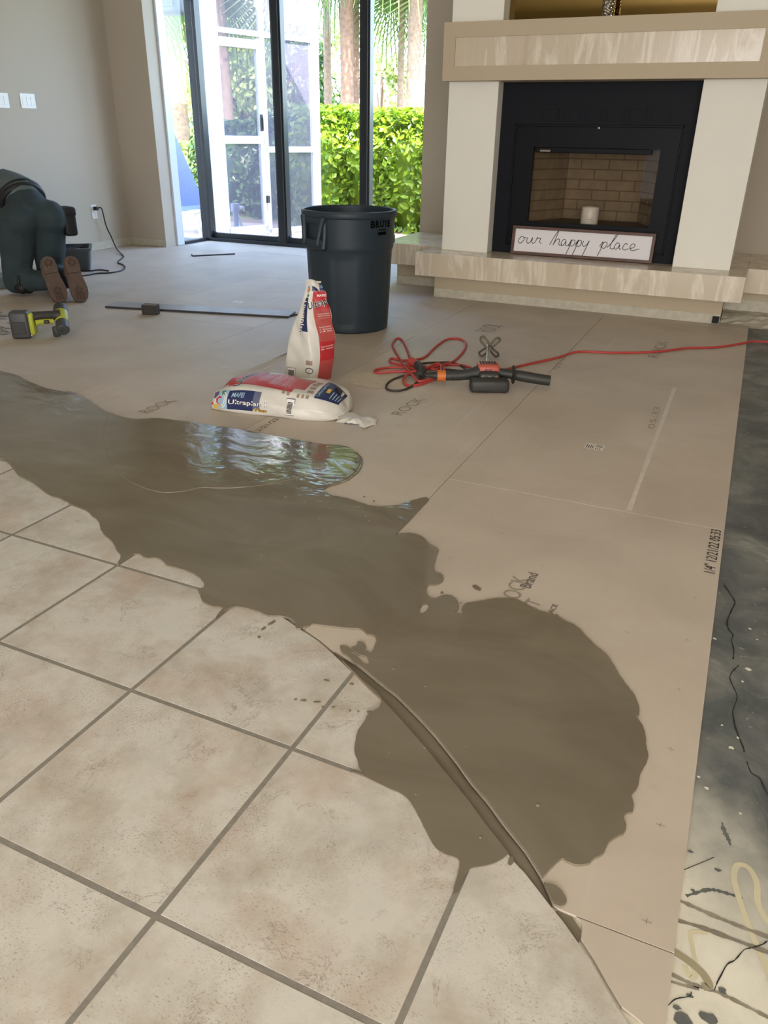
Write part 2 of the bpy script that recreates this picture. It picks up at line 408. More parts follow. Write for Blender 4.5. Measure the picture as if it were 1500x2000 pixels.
# boundary between tiles and boards: B = edge of the boards, T = cut edge of the tiles (traced on the floor plane)
shared = [(0, 880), (45, 903), (90, 922), (175, 970), (250, 1014), (300, 1043), (350, 1070), (400, 1100), (450, 1130), (500, 1164), (550, 1197), (592, 1226)]
B_px = [(625, 1250), (655, 1274), (700, 1302), (740, 1335), (775, 1362), (815, 1402), (850, 1440), (890, 1490), (920, 1532), (950, 1567), (985, 1615), (1025, 1665), (1055, 1712), (1080, 1766),
        (1090, 1774), (1123, 1788), (1136, 1800), (1138, 1818), (1135, 1833), (1160, 1872), (1190, 1925), (1215, 1966), (1240, 1984), (1262, 2004), (1300, 2040), (1420, 2180)]
T_px = [(622, 1252), (650, 1277), (690, 1315), (715, 1341), (745, 1367), (795, 1420), (830, 1460), (870, 1510), (915, 1565), (945, 1607), (975, 1645), (1003, 1682), (1025, 1705), (1050, 1737), (1077, 1772), (1100, 1800), (1130, 1842), (1155, 1878), (1185, 1932), (1208, 1972), (1228, 2000), (1262, 2040), (1360, 2180)]
f2 = lambda q: (pz(*q).x, pz(*q).y)
sh = [f2(q) for q in shared]
ext = (-5.97, sh[0][1] + (sh[0][0] + 5.97) * 0.29)
Bf = [ext] + sh + [f2(q) for q in B_px]
Tf = [(ext[0] - 0.0, ext[1] - 0.012)] + [(x - 0.004, y - 0.009) for x, y in sh] + [f2(q) for q in T_px]
board_region = Bf + [(0.8, Bf[-1][1]), (0.8, 7.55), (-5.97, 7.55)]
tile_region = Tf + [(Tf[-1][0], -1.2), (-5.97, -1.2)]
# --- boards
XC = [0.102, -0.81, -1.73, -2.69, -3.70, -4.62, -5.53, -5.97]
YS = [[-0.7, 0.868, 2.392, 3.968, 5.50, 7.52], [-0.7, 0.845, 2.374, 3.90, 5.43, 6.95, 7.52], [-0.3, 1.7, 3.22, 4.75, 6.28, 7.52], [0.4, 2.55, 4.075, 5.69, 7.52], [0.4, 1.4, 2.92, 4.44, 5.41, 6.94, 7.52], [0.4, 2.2, 3.7, 5.2, 6.75, 7.52], [0.4, 2.9, 4.4, 5.9, 6.75]]
G = 0.0011
BOARDS = []
for c in range(len(XC) - 1):
    for r in range(len(YS[c]) - 1):
        x1, x0 = XC[c] - G * (c > 0), XC[c + 1] + G
        y0, y1 = YS[c][r] + G, YS[c][r + 1] - G
        pl = clip_poly(board_region, [(x0, y0), (x1, y0), (x1, y1), (x0, y1)])
        if len(pl) < 3 or abs(area2(pl)) < 2e-4: continue
        o = obj('backer_board', prism(B(), pl, ZB, random.uniform(-0.0006, 0.0), 0.0003), 'board', floor)
        BOARDS.append((o, x0, x1, y0, y1))
def board_at(x, y):
    for o, x0, x1, y0, y1 in BOARDS:
        if x0 <= x <= x1 and y0 <= y <= y1: return o
    return floor
# --- tiles and grout
obj('grout', prism(B(), tile_region, ZB, -0.0006), 'grout', floor)
TO = Vector((-0.6351, 0.59381)); TS = 0.4040; ta = math.radians(89.208); tA = Vector((math.cos(ta), math.sin(ta))); tB = Vector((math.sin(ta), -math.cos(ta)))
HG = 0.0052
for i in range(-4, 6):
    for j in range(-13, 3):
        c = TO + tA * TS * i + tB * TS * j
        q = [c + tA * HG + tB * HG, c + tA * (TS - HG) + tB * HG, c + tA * (TS - HG) + tB * (TS - HG), c + tA * HG + tB * (TS - HG)]
        rect = [(v.x, v.y) for v in q]
        if area2(rect) < 0: rect = rect[::-1]
        pl = clip_poly(tile_region, rect)
        if len(pl) < 3 or abs(area2(pl)) < 2e-4: continue
        obj('floor_tile', prism(B(), pl, ZB, random.uniform(-0.0003, 0.0), 0.0003), 'tile', floor)

# --- marks on the bare slab at the right: glue lines, cracks, old paint scrawls, chips
def ribbon(pts, w, z, m, parent, name, smooth=4, taper=None, jit=0.0):
    P = crom([Vector((p[0], p[1], 0)) for p in pts], smooth) if smooth else [Vector((p[0], p[1], 0)) for p in pts]
    bm = B(); prev = None; n = len(P)
    for i, p in enumerate(P):
        d = (P[min(i + 1, n - 1)] - P[max(i - 1, 0)]); d.normalize(); s = Vector((-d.y, d.x, 0))
        ww = w * (1 if taper is None else taper(i / max(1, n - 1))) * random.uniform(1 - jit, 1 + jit) / 2
        cur = (bm.verts.new((p + s * ww).to_tuple()[:2] + (z,)), bm.verts.new((p - s * ww).to_tuple()[:2] + (z,)))
        if prev: bm.faces.new((prev[0], prev[1], cur[1], cur[0]))
        prev = cur
    return obj(name, bm, m, parent)
MT['glue'] = mat('old_adhesive', (138, 130, 114), 0.7, var=0.25, scale=40); MT['stain'] = mat('yellow_stain', (202, 194, 162), 0.6, var=0.08, scale=12); MT['stain2'] = mat('brown_stain', (156, 146, 118), 0.6, var=0.12, scale=12)
MT['crack'] = mat('crack_dark', (38, 37, 34), 0.9); MT['chip'] = mat('paint_chip', (216, 212, 196), 0.6); MT['tarp'] = mat('grey_patch', (96, 98, 94), 0.7, var=0.2, scale=30)
zf = lambda q: f2s(q)
def f2s(q): p = pz(q[0], q[1], ZB); return (p.x, p.y)
def rib_px(pts, wpx, m, name, dz=0.0006, **k):
    a = pz(*pts[0], ZB); b = pz(pts[0][0] + wpx, pts[0][1], ZB)
    return ribbon([f2s(q) for q in pts], (b - a).length, ZB + dz, m, floor, name, **k)
rib_px([(1322, 1757), (1380, 1783), (1440, 1808), (1520, 1838)], 8, 'glue', 'glue_line', jit=0.35, smooth=8)
rib_px([(1316, 1796), (1370, 1812), (1440, 1838), (1520, 1868)], 9, 'glue', 'glue_line', jit=0.35, smooth=8)
rib_px([(1305, 1900), (1350, 1922), (1400, 1938), (1450, 1962), (1520, 1998)], 7, 'glue', 'glue_line', jit=0.35, smooth=8)
rib_px([(1303, 1915), (1335, 1925), (1365, 1932)], 6, 'glue', 'glue_line', jit=0.35, smooth=8)
rib_px([(1312, 1856), (1345, 1878), (1372, 1902), (1385, 1925), (1372, 1928)], 15, 'stain2', 'dried_scrawl', 0.0009)
rib_px([(1325, 1862), (1350, 1880), (1358, 1905), (1348, 1908), (1336, 1885)], 11, 'stain', 'dried_scrawl', 0.0004)
rib_px([(1382, 1823), (1350, 1822), (1352, 1850), (1358, 1880)], 9, 'stain', 'dried_scrawl', 0.0004)
rib_px([(1440, 1745), (1433, 1712), (1440, 1690), (1462, 1695), (1478, 1725), (1480, 1765), (1500, 1800), (1530, 1830)], 12, 'stain', 'dried_scrawl', 0.0004)
rib_px([(1440, 1745), (1455, 1790), (1475, 1840), (1500, 1900), (1520, 1960)], 11, 'stain', 'dried_scrawl', 0.0005)
rib_px([(1340, 1750), (1385, 1738), (1420, 1745), (1450, 1755)], 7, 'tarp', 'glue_smear', 0.0003, jit=0.5, smooth=8)
for cr in ([(1415, 1143), (1433, 1170), (1434, 1180), (1428, 1195), (1420, 1215), (1424, 1230), (1432, 1240), (1430, 1252), (1434, 1270), (1433, 1288)],
           [(1442, 1300), (1430, 1312), (1426, 1324), (1432, 1340), (1440, 1358), (1438, 1370), (1432, 1390), (1434, 1410), (1438, 1425), (1450, 1460), (1452, 1470)],
           [(1460, 1488), (1466, 1510), (1482, 1520), (1490, 1535), (1500, 1556)],
           [(1500, 1838), (1490, 1845), (1470, 1852), (1452, 1856), (1435, 1876), (1420, 1884), (1408, 1905), (1400, 1920), (1395, 1935)],
           [(1304, 1965), (1320, 1952), (1345, 1947), (1352, 1938)]):
    rib_px([(x + random.uniform(-1.5, 1.5), y) for x, y in cr], 2.2, 'crack', 'slab_crack', 0.0012, smooth=3, jit=0.5)
rib_px([(1395, 1675), (1335, 1700)], 1.5, 'crack', 'slab_crack', 0.0012, smooth=0)
rib_px([(1410, 1606), (1414, 1622), (1421, 1636), (1427, 1652)], 9, 'tarp', 'glue_smear', 0.0004, smooth=6, jit=0.5, taper=lambda t_: math.sin(math.pi * (0.05 + 0.9 * t_)))
rib_px([(1470, 1540), (1490, 1580), (1510, 1640)], 7, 'tarp', 'glue_smear', 0.0004, smooth=3)
def blot(c, rx, ry, z, m, parent, name, n=14, jit=0.3, rot=0.0):
    bm = B(); vs = []
    for k in range(n):
        a = 2 * math.pi * k / n; r = random.uniform(1 - jit, 1 + jit)
        x, y = rx * r * math.cos(a), ry * r * math.sin(a)
        vs.append(bm.verts.new((c[0] + x * math.cos(rot) - y * math.sin(rot), c[1] + x * math.sin(rot) + y * math.cos(rot), z)))
    bm.faces.new(vs); return obj(name, bm, m, parent)
for (x, y, s) in ((1428, 1461, 5), (1465, 1229, 3.5), (1395, 1248, 4), (1364, 1518, 3), (1442, 1442, 3), (1450, 1332, 3), (1462, 1308, 6), (1410, 1417, 2.5), (1478, 1250, 2.5), (1446, 1590, 2.5), (1380, 1540, 4)):
    c = pz(x, y, ZB); blot((c.x, c.y), s * 0.0011, s * 0.0011, ZB + 0.0012, 'chip', floor, 'paint_chip', 8)
for (x, y, rx) in ((1322, 1968, 6), (1410, 1935, 7), (1347, 1945, 5), (1349, 1664, 5), (1402, 1700, 6), (1353, 1740, 4), (1335, 1992, 16), (1385, 1990, 14)):
    c = pz(x, y, ZB); blot((c.x, c.y), rx * 0.0009, rx * 0.0006, ZB + 0.0011, 'tarp', floor, 'slab_chip', 10)
# smears of old black adhesive on the floor behind the drill
for k in range(34):
    c = pz(random.uniform(-8, 30) - 10 * (k % 3 == 0), random.uniform(608, 656)); L_ = random.uniform(0.012, 0.05)
    blot((c.x, c.y), L_, L_ * random.uniform(.12, .3), 0.0010 + k * 0.00001, 'tarp', floor, 'adhesive_smear', 12, 0.45, random.uniform(-.4, .5))

# --- stencilled prints on the boards
def floor_text(s, a, b, hpx, m='ink', bold=0.0, spacing=1.0, flip=1):
    """lettering lying on the boards from pixel a to pixel b (baseline)."""
    A, Bp = pz(*a), pz(*b); d = (Bp - A); L = d.length; d.normalize(); n = Vector((-d.y, d.x, 0)) * flip
    me = norm_text(text_mesh(s, 1.0, bold, 0, spacing=spacing), L, hpx)
    map_mesh(me, lambda c: tuple(A + d * c[0] + n * c[1] + Vector((0, 0, 0.0006))))
    return obj('printed_text', me, m, board_at(A.x, A.y))
floor_text('1/4" 12/21/22 05:33', (1396, 1121), (1409, 1037), 0.031, 'inkd')
floor_text('OCK', (1014, 1172), (1036, 1131), 0.048, 'inkf', 0.0); floor_text('Brand', (1036, 1150), (1052, 1122), 0.030, 'ink')
floor_text('IT', (1048, 1190), (1060, 1178), 0.040, 'inkf'); floor_text('FACE', (1078, 1203), (1090, 1182), 0.014, 'ink')
floor_text('05:33', (1278, 838), (1290, 796), 0.028, 'inkf'); floor_text('12/21/22', (1090, 722), (1106, 697), 0.03, 'inkf')
floor_text('ROCK', (1286, 700), (1306, 668), 0.06, 'inkf'); floor_text('ROCK', (962, 650), (985, 636), 0.12, 'inkf'); floor_text('ROCK', (785, 812), (832, 780), 0.055, 'inkf')
floor_text('ROCK', (290, 808), (345, 783), 0.06, 'inkf'); floor_text('12/21/22', (503, 846), (546, 818), 0.024, 'ink')
for (x, y) in ((1357, 1168), (1342, 1250), (1327, 1347), (1310, 1463), (1290, 1612), (1263, 1800), (1060, 1106), (982, 1042), (1413, 1130), (1225, 1235), (960, 1010), (880, 1090), (1100, 1290), (230, 775), (222, 745)):
    c = pz(x, y); bm = B()
    for k in range(2):
        ax, ay = ((0.008, 0.0005) if k else (0.0005, 0.006)); vs = [bm.verts.new((c.x + sx * ax, c.y + sy * ay, 0.0006)) for sx, sy in ((-1, -1), (1, -1), (1, 1), (-1, 1))]; bm.faces.new(vs)
    obj('fastener_mark', bm, 'inkf', board_at(c.x, c.y))
# pale streaks on the boards, with a parallel row beside the bin
MT['pale_mark'] = mat('pale_streak', (206, 196, 182), 0.7, var=0.06, scale=20)
def streak(a, b, w, m='pale_mark', z=0.0004):
    A, Bp = f2(a), f2(b); mid = ((A[0] + Bp[0]) / 2, (A[1] + Bp[1]) / 2); ribbon([A, mid, Bp], w, z, m, board_at(*mid), 'board_streak', 6, jit=0.15)
streak((1318, 757), (1228, 998), 0.017); 
streak((668, 650), (570, 705), 0.012); streak((640, 640), (560, 668), 0.008); streak((770, 655), (720, 690), 0.007)
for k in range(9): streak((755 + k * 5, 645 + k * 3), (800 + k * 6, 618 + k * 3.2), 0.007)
for k in range(6): streak((455 + k * 14, 735 - k * 2), (560 + k * 6, 690 - k * 3), 0.006)
for k in range(6): streak((745 + k * 13, 850 - k * 7), (800 + k * 10, 800 - k * 4), 0.004)
MT['spill'] = mat('dry_powder', (192, 180, 158), 0.9, var=0.08, scale=30)
c = pz(735, 742); blot((c.x, c.y), 0.15, 0.14, 0.0005, 'spill', board_at(c.x, c.y), 'powder_patch', 26, 0.05)
# small label stuck to a board: text lines and bars
c = pz(1161, 873); ln = Vector((0.02, 1, 0)).normalized(); sd = Vector((1, -0.02, 0)).normalized()
def patch(c, u, v, a0, a1, b0, b1, z, m, par, name):
    bm = B(); bm.faces.new([bm.verts.new((c + u * a + v * b).to_tuple()[:2] + (z,)) for a, b in ((a0, b0), (a1, b0), (a1, b1), (a0, b1))]); return obj(name, bm, m, par)
MT['paper'] = mat('label_paper', (222, 216, 204), 0.7)
lb = patch(c, sd, ln, -0.035, 0.035, -0.03, 0.03, 0.0008, 'paper', board_at(c.x, c.y), 'stuck_label')
for k in range(9): patch(c, sd, ln, 0.004 + k * 0.003, 0.0055 + k * 0.003, -0.002, 0.024, 0.0011, 'inkd', lb, 'bar')
for k in range(4): patch(c, sd, ln, -0.031 + k * 0.008, -0.027 + k * 0.008, -0.025, 0.02 - 0.008 * (k % 2), 0.0011, 'ink', lb, 'bar')
for k in range(3): patch(c, sd, ln, 0.006 + k * 0.008, 0.0095 + k * 0.008, -0.025, -0.01, 0.0011, 'ink', lb, 'bar')
c = pz(465, 590); patch(c, sd, ln, -0.045, 0.045, -0.03, 0.03, 0.0008, 'paper', board_at(c.x, c.y), 'stuck_label')

# ================================================================== WET COMPOUND
def rough(pts, n=4, amp=0.7):
    P = crom([(x, y, 0) for x, y in pts], n); out = []
    for i, p in enumerate(P): out.append((p.x + random.uniform(-amp, amp), p.y + random.uniform(-amp, amp) * 0.7))
    return out
up_edge = [(-40, 708), (0, 725), (35, 735), (60, 748), (100, 762), (145, 768), (165, 778), (185, 790), (210, 806), (240, 816), (270, 820), (305, 818), (340, 822), (365, 824), (400, 830), (440, 836), (480, 842), (520, 850), (560, 857), (600, 864), (640, 870), (670, 872), (690, 880), (703, 890), (709, 903), (702, 920), (686, 935), (665, 945), (645, 951), (630, 958)]
mid_edge = [(640, 968), (665, 972), (690, 978), (720, 988), (745, 991), (775, 988), (800, 980), (820, 975), (833, 973), (838, 977)]
bnd = [(838, 977), (822, 994), (800, 1018), (784, 1034), (772, 1046)]
east = [(772, 1046), (785, 1043), (805, 1043), (825, 1050), (838, 1063), (850, 1070), (856, 1075), (852, 1090), (848, 1105), (850, 1118), (862, 1123), (866, 1133), (858, 1142), (845, 1145), (835, 1146), (833, 1158), (838, 1167), (850, 1170), (865, 1164), (880, 1165), (892, 1173), (897, 1188), (890, 1197), (902, 1200), (901, 1190), (908, 1181), (920, 1178), (945, 1174), (975, 1170), (1005, 1172), (1025, 1180), (1040, 1190), (1060, 1196), (1085, 1203), (1105, 1215), (1127, 1226), (1150, 1250), (1168, 1267), (1185, 1280), (1200, 1303), (1213, 1325), (1228, 1345), (1240, 1362), (1248, 1382), (1248, 1398), (1243, 1402), (1255, 1420), (1260, 1437), (1262, 1460), (1266, 1480), (1258, 1500), (1250, 1515), (1245, 1540), (1233, 1556), (1237, 1570), (1235, 1588), (1222, 1592), (1218, 1600), (1223, 1615), (1218, 1630), (1205, 1637), (1192, 1645), (1185, 1655), (1178, 1670), (1160, 1680), (1148, 1690), (1125, 1692), (1108, 1686), (1098, 1680), (1090, 1685), (1083, 1692), (1070, 1705), (1059, 1717)]
Bback = [(1055, 1712), (1025, 1665), (985, 1615), (950, 1567), (920, 1532), (890, 1490), (850, 1440), (815, 1402), (775, 1362), (740, 1335), (700, 1302), (692, 1299)]
Bback = [(x + 1.5, y - 1) for x, y in Bback]
gap = [(680, 1284), (668, 1276), (664, 1263), (674, 1263), (683, 1268), (687, 1277), (697, 1284), (707, 1294), (715, 1299), (721, 1296), (716, 1285), (703, 1281), (690, 1273), (686, 1267), (697, 1262), (698, 1255), (708, 1256), (714, 1263), (713, 1270), (722, 1276), (727, 1274), (732, 1262), (735, 1252), (731, 1244), (718, 1241), (710, 1234), (700, 1230), (678, 1229), (645, 1225), (612, 1221), (611, 1217), (604, 1224)]
low_edge = [(592, 1226), (586, 1230), (578, 1228), (574, 1215), (550, 1205), (525, 1205), (500, 1195), (465, 1187), (447, 1191), (436, 1197), (422, 1208), (430, 1196), (435, 1189), (415, 1186), (397, 1177), (390, 1162), (387, 1152), (397, 1150), (399, 1142), (390, 1130), (372, 1120), (350, 1112), (327, 1106), (310, 1092), (287, 1092), (272, 1084), (260, 1085), (243, 1096), (229, 1103), (236, 1090), (227, 1075), (220, 1060), (205, 1047), (197, 1035), (192, 1020), (182, 1010), (165, 997), (140, 987), (120, 976), (95, 967), (65, 945), (37, 930), (25, 915), (10, 900), (-5, 893), (-60, 866)]
outline = rough(up_edge, 4) + rough(mid_edge, 4)[1:] + bnd[1:] + rough(east, 4, 0.5)[1:] + Bback + rough(gap, 3, 0.3) + rough(low_edge, 4)
spill = thing('levelling_compound_spill', 'glossy wet brown levelling compound poured across tiles and backer boards', 'spill', tuple(pz(600, 1050)))
SI = Matrix.Translation(-spill.location)
def spill_part(name, outs, z, th, bev, m='mortar'):
    me = pool_mesh([[f2(q) for q in o_] for o_ in outs], z, th, bev); me.transform(SI)
    return obj(name, me, m, spill, smooth=0.9)
hole1 = [(820, 1190), (825, 1183), (834, 1180), (838, 1186), (833, 1194), (826, 1200), (819, 1199)]
spill_part('pool', [outline, hole1], 0.0016, 0.0042, 0.0009)
strip = [(655, 1276)] + [(x - 0.5, y + 0.5) for x, y in B_px[1:14]] + [(x + 1, y - 1) for x, y in T_px[:15][::-1]]
spill_part('groove_pool', [strip], -0.006, 0.0036, 0.0004)
tri = [(1083, 1777), (1090, 1775), (1120, 1789), (1127, 1800), (1135, 1812), (1134, 1832), (1131, 1837), (1105, 1803)]
spill_part('groove_pool', [tri], -0.0062, 0.003, 0.0003)
lobe = [(668, 1292), (690, 1311), (710, 1330), (725, 1343), (737, 1353), (746, 1367), (740, 1385), (720, 1397), (712, 1412), (700, 1430), (695, 1450), (693, 1470), (700, 1490), (702, 1500), (712, 1511), (688, 1508), (710, 1517), (750, 1537), (785, 1552), (805, 1572), (820, 1600), (830, 1620), (850, 1655), (870, 1670), (897, 1681), (896, 1705), (886, 1745), (895, 1740), (907, 1711), (920, 1697), (950, 1692), (975, 1682), (992, 1669)]
lobe2 = rough(lobe, 4, 0.5) + [(x - 1.5, y + 1) for x, y in ((975, 1645), (945, 1607), (915, 1565), (870, 1510), (830, 1460), (795, 1420), (750, 1371), (722, 1346), (695, 1318), (672, 1294))]
spill_part('tile_pool', [lobe2], 0.0014, 0.004, 0.001)
blob = crom([(1062, 1728, 0), (1068, 1727, 0), (1085, 1731, 0), (1097, 1742, 0), (1106, 1758, 0), (1104, 1768, 0), (1095, 1773, 0), (1085, 1770, 0), (1079, 1763, 0)], 4, True)
spill_part('drip', [[(p.x, p.y) for p in blob]], 0.0014, 0.003, 0.001)
for (x, y, rx, ry, rt) in ((931, 1149, 10, 4, 0.5), (863, 1158, 3, 2, 0), (998, 1682, 6, 9, 0.3), (515, 1228, 6, 2, -.6), (531, 1217, 9, 2, -.5), (506, 1245, 3, 2, 0), (1087, 1203, 3, 2, 0), (577, 1367, 3, 1.5, 0), (593, 1369, 6, 1.8, 0), (619, 1372, 7, 1.8, 0), (638, 1330, 6, 1.6, .2), (687, 1337, 4, 2, 0), (721, 1391, 5, 2, 0), (683, 1389, 2, 1.5, 0), (700, 1390, 2, 1.5, 0), (630, 1381, 2, 1.5, 0), (650, 1382, 2.5, 1.4, 0)):
    pl = []
    for k in range(10):
        a = 2 * math.pi * k / 10; u, v = rx * math.cos(a) * random.uniform(.85, 1.15), ry * math.sin(a) * random.uniform(.85, 1.15)
        pl.append((x + u * math.cos(rt) - v * math.sin(rt), y + u * math.sin(rt) + v * math.cos(rt)))
    spill_part('drip', [pl], 0.0010, 0.002, 0.0004)
# the later pour: a thicker sheet whose front shows as a low lip
sheet = up_edge[8:-1]; sheet = [(x * 0.985 + 380 * 0.015, y * 0.985 + 900 * 0.015) for x, y in sheet]
lip = [(640, 944), (620, 938), (600, 931), (585, 936), (565, 940), (540, 946), (510, 951), (480, 954), (450, 956), (420, 956), (395, 955), (360, 962), (320, 965), (280, 955), (240, 935), (215, 900), (200, 850)]
spill_part('fresh_sheet', [rough(sheet, 4, 0.3) + rough(lip, 4, 0.3)], 0.0042, 0.004, 0.0016)
# lumps and bubbles in the wet surface
# the coated edge of the boards along the groove
bm = B(); prev = None
for x_, y_ in crom([(*f2(q), 0) for q in B_px[1:14]], 4) and [(p.x, p.y) for p in crom([(*f2(q), 0) for q in B_px[1:14]], 4)]:
    cur = (bm.verts.new((x_ - spill.location.x - 0.0034, y_ - spill.location.y - 0.0030, 0.0016)), bm.verts.new((x_ - spill.location.x - 0.0002, y_ - spill.location.y - 0.0002, -0.0068)))
    if prev: bm.faces.new((prev[0], cur[0], cur[1], prev[1]))
    prev = cur
obj('coated_edge', bm, 'mortar', spill)
bub = B()
for (x, y) in ((769, 1309), (829, 1643 - 180), (908, 1460), (760, 1471), (812, 1553), (938, 1638), (900, 1180), (770, 1308), (830, 1343), (1050, 1575)) + tuple((random.uniform(430, 740), random.uniform(970, 1090)) for _ in range(26)):
    c = pz(x, y) - spill.location; r = random.uniform(0.0025, 0.005)
    bmesh.ops.create_icosphere(bub, subdivisions=2, radius=r, matrix=Matrix.Translation((c.x, c.y, 0.0036)) @ Matrix.Diagonal((1, 1, 0.5, 1)))
o = obj('bubbles', bub, 'mortar', spill, smooth=3.2); o['kind'] = 'stuff'

# ================================================================== ROOM SHELL
struct(obj('wall_left', bx(-6.12, -5.97, -3.5, 6.80, ZB, 3.0), 'wall'), 'plain beige painted wall with switches and an outlet')
struct(obj('wall_return', bx(-6.12, -5.512, 6.78, 6.955, ZB, 3.0, 0.004), 'wall'), 'short beige return wall ending at the corner glazing')
bm = B(); box(bm, -2.65, 4.1, 6.68, 6.83, ZB, 3.0); box(bm, -2.65, -2.52, 6.82, 7.60, ZB, 3.0)
struct(obj('wall_back', bm, 'wall2'), 'taupe wall behind the fireplace')
struct(obj('wall_front', bx(-6.12, 4.25, -3.65, -3.5, ZB, 3.0), 'wall'), 'plain beige wall opposite the fireplace')
struct(obj('wall_right', bx(4.1, 4.25, -3.5, 6.83, ZB, 3.0), 'wall'), 'plain beige wall')
struct(obj('ceiling', bx(-6.4, 4.5, -3.65, 7.80, 3.0, 3.14), 'ceil'), 'plain white ceiling')
bm = B(); box(bm, -5.58, -2.52, 7.46, 7.60, 2.80, 3.0); box(bm, -5.58, -5.44, 6.955, 7.46, 2.80, 3.0)
struct(obj('wall_header', bm, 'wall'), 'wall strip above the glass doors')
# ragged strip of bare plaster where the baseboard was pulled off
def scar(name, p0, p1, h, off, label, n=60):
    A, Bp = Vector(p0), Vector(p1); d = (Bp - A); L = d.length; d.normalize(); nn = Vector((d.y, -d.x, 0)) * off
    bm = B(); prev = None
    for i in range(n + 1):
        s = L * i / n; hh = h * (1 + random.uniform(-0.05, 0.03))
        q = A + d * s
        cur = [bm.verts.new((q + nn + Vector((0, 0, 0.0)))), bm.verts.new((q + nn + Vector((0, 0, hh)))), bm.verts.new((q + Vector((0, 0, hh))))]
        if prev: bm.faces.new((prev[0], cur[0], cur[1], prev[1])); bm.faces.new((prev[1], cur[1], cur[2], prev[2]))
        prev = cur
    return struct(obj(name, bm, 'plaster'), label)
scar('trim_1', (-5.97, 2.0, 0), (-5.97, 6.78, 0), 0.075, 0.004, 'bare plaster strip along the foot of the left wall')
scar('trim_2', (-5.97, 6.78, 0), (-5.512, 6.78, 0), 0.07, 0.004, 'ragged bare plaster strip on the return wall', 16)

# --- glazing
FR = 'blackfr'
win = sroot('window_1', 'fixed side pane between the return wall and the corner post')
obj('jamb', bx(-5.56, -5.49, 6.95, 7.06, 0.0, 2.80, 0.004), 'bluewhite', win)
obj('sill_rail', bx(-5.55, -5.48, 7.06, 7.47, 0.0, 0.03, 0.004), FR, win)
obj('head_rail', bx(-5.55, -5.48, 7.06, 7.47, 2.26, 2.36, 0.004), FR, win)
obj('pane', bx(-5.521, -5.515, 7.06, 7.47, 0.03, 2.80), 'glass', win)
d1 = sroot('door_1', 'black framed glass doors opening to the patio')
def post(x0, x1, nm='mullion'):
    bm = B(); box(bm, x0, x1, 7.485, 7.57, 0, 2.80, 0.004); box(bm, x0 + 0.02, x1 - 0.02, 7.470, 7.49, 0.02, 2.78, 0.003); obj(nm, bm, FR, d1)
bm = B(); box(bm, -5.565, -5.455, 7.475, 7.585, 0, 2.80, 0.006); box(bm, -5.475, -5.435, 7.465, 7.56, 0.0, 2.80, 0.004); obj('corner_post', bm, FR, d1)
post(-4.585, -4.47); post(-3.63, -3.52); post(-2.72, -2.65, 'jamb')
obj('threshold', bx(-5.47, -2.66, 7.46, 7.58, 0.0, 0.035, 0.004), FR, d1); obj('head_rail', bx(-5.47, -2.66, 7.47, 7.58, 2.74, 2.80, 0.004), FR, d1)
for k, (x0, x1) in enumerate(((-5.44, -4.58), (-4.475, -3.625), (-3.525, -2.72))):
    obj('bottom_rail', bx(x0, x1, 7.50, 7.545, 0.035, 0.085, 0.004), FR, d1); obj('pane', bx(x0, x1, 7.520, 7.526, 0.085, 2.74), 'glass', d1)
    # rounded gasket corners
    for sx, xx in ((1, x0), (-1, x1)):
        bm = B(); vs = [(xx, 0.085)] + [(xx + sx * 0.05 * (1 - math.cos(t)), 0.085 + 0.05 * (1 - math.sin(t))) for t in np.linspace(0, math.pi / 2, 7)]
        lo = [bm.verts.new((x, 7.512, z)) for x, z in vs]; hi = [bm.verts.new((x, 7.534, z)) for x, z in vs]
        bm.faces.new(lo); bm.faces.new(hi[::-1])
        for i in range(len(vs)): bm.faces.new((lo[i], hi[i], hi[(i + 1) % len(vs)], lo[(i + 1) % len(vs)]))
        obj('gasket', bm, FR, d1)

# ================================================================== FIREPLACE
FPO = Vector((-1.08, 5.6, 0))
fp = thing('fireplace', 'fireplace with white pillars, travertine hearth and black firebox surround', 'fireplace', tuple(FPO))
FM = Matrix.Translation(-FPO)
def fpart(name, bm, m, parent=None, **k):
    bm.transform(FM) if isinstance(bm, bmesh.types.BMesh) else bm.transform(FM)
    return obj(name, bm, m, parent or fp, **k)
HZ0, HZ1 = 0.166, 0.327
PF, PBK = 5.675, 5.80            # pillar front, recess plane
XL0, XL1, XR0, XR1 = -2.072, -1.722, -0.438, -0.082
fpart('base', bx(-2.085, -0.079, 5.59, 6.68, 0.0, HZ0), 'mantel'); fpart('base', bx(-2.558, -2.085, 5.98, 6.68, 0.0, HZ0), 'mantel'); fpart('base', bx(-0.079, 3.6, 5.96, 6.68, ZB, HZ0), 'mantel')
fpart('hearth_slab', bx(-2.19, 0.026, 5.448, 6.68, HZ0, HZ1, 0.004), 'trav')
fpart('hearth_wing', bx(-2.655, -2.19, 5.86, 6.68, HZ0 + 0.001, HZ1 - 0.001, 0.004), 'trav'); fpart('hearth_wing', bx(0.026, 3.6, 5.86, 6.68, HZ0 + 0.001, HZ1 - 0.001, 0.004), 'trav')
for x0, x1 in ((XL0, XL1), (XR0, XR1)):
    fpart('pillar', bx(x0, x1, PF, 6.68, HZ1, 1.42, 0.003), 'pillar'); fpart('pillar', bx(x0, x1, PF, 6.68, 1.75, 3.0, 0.003), 'pillar')
fpart('chimney_core', bx(XL1, XR0, 6.36, 6.68, HZ1, 3.0), 'mantel'); fpart('chimney_core', bx(XL1, XR0, PBK + 0.02, 6.36, 1.42, 3.0), 'mantel')
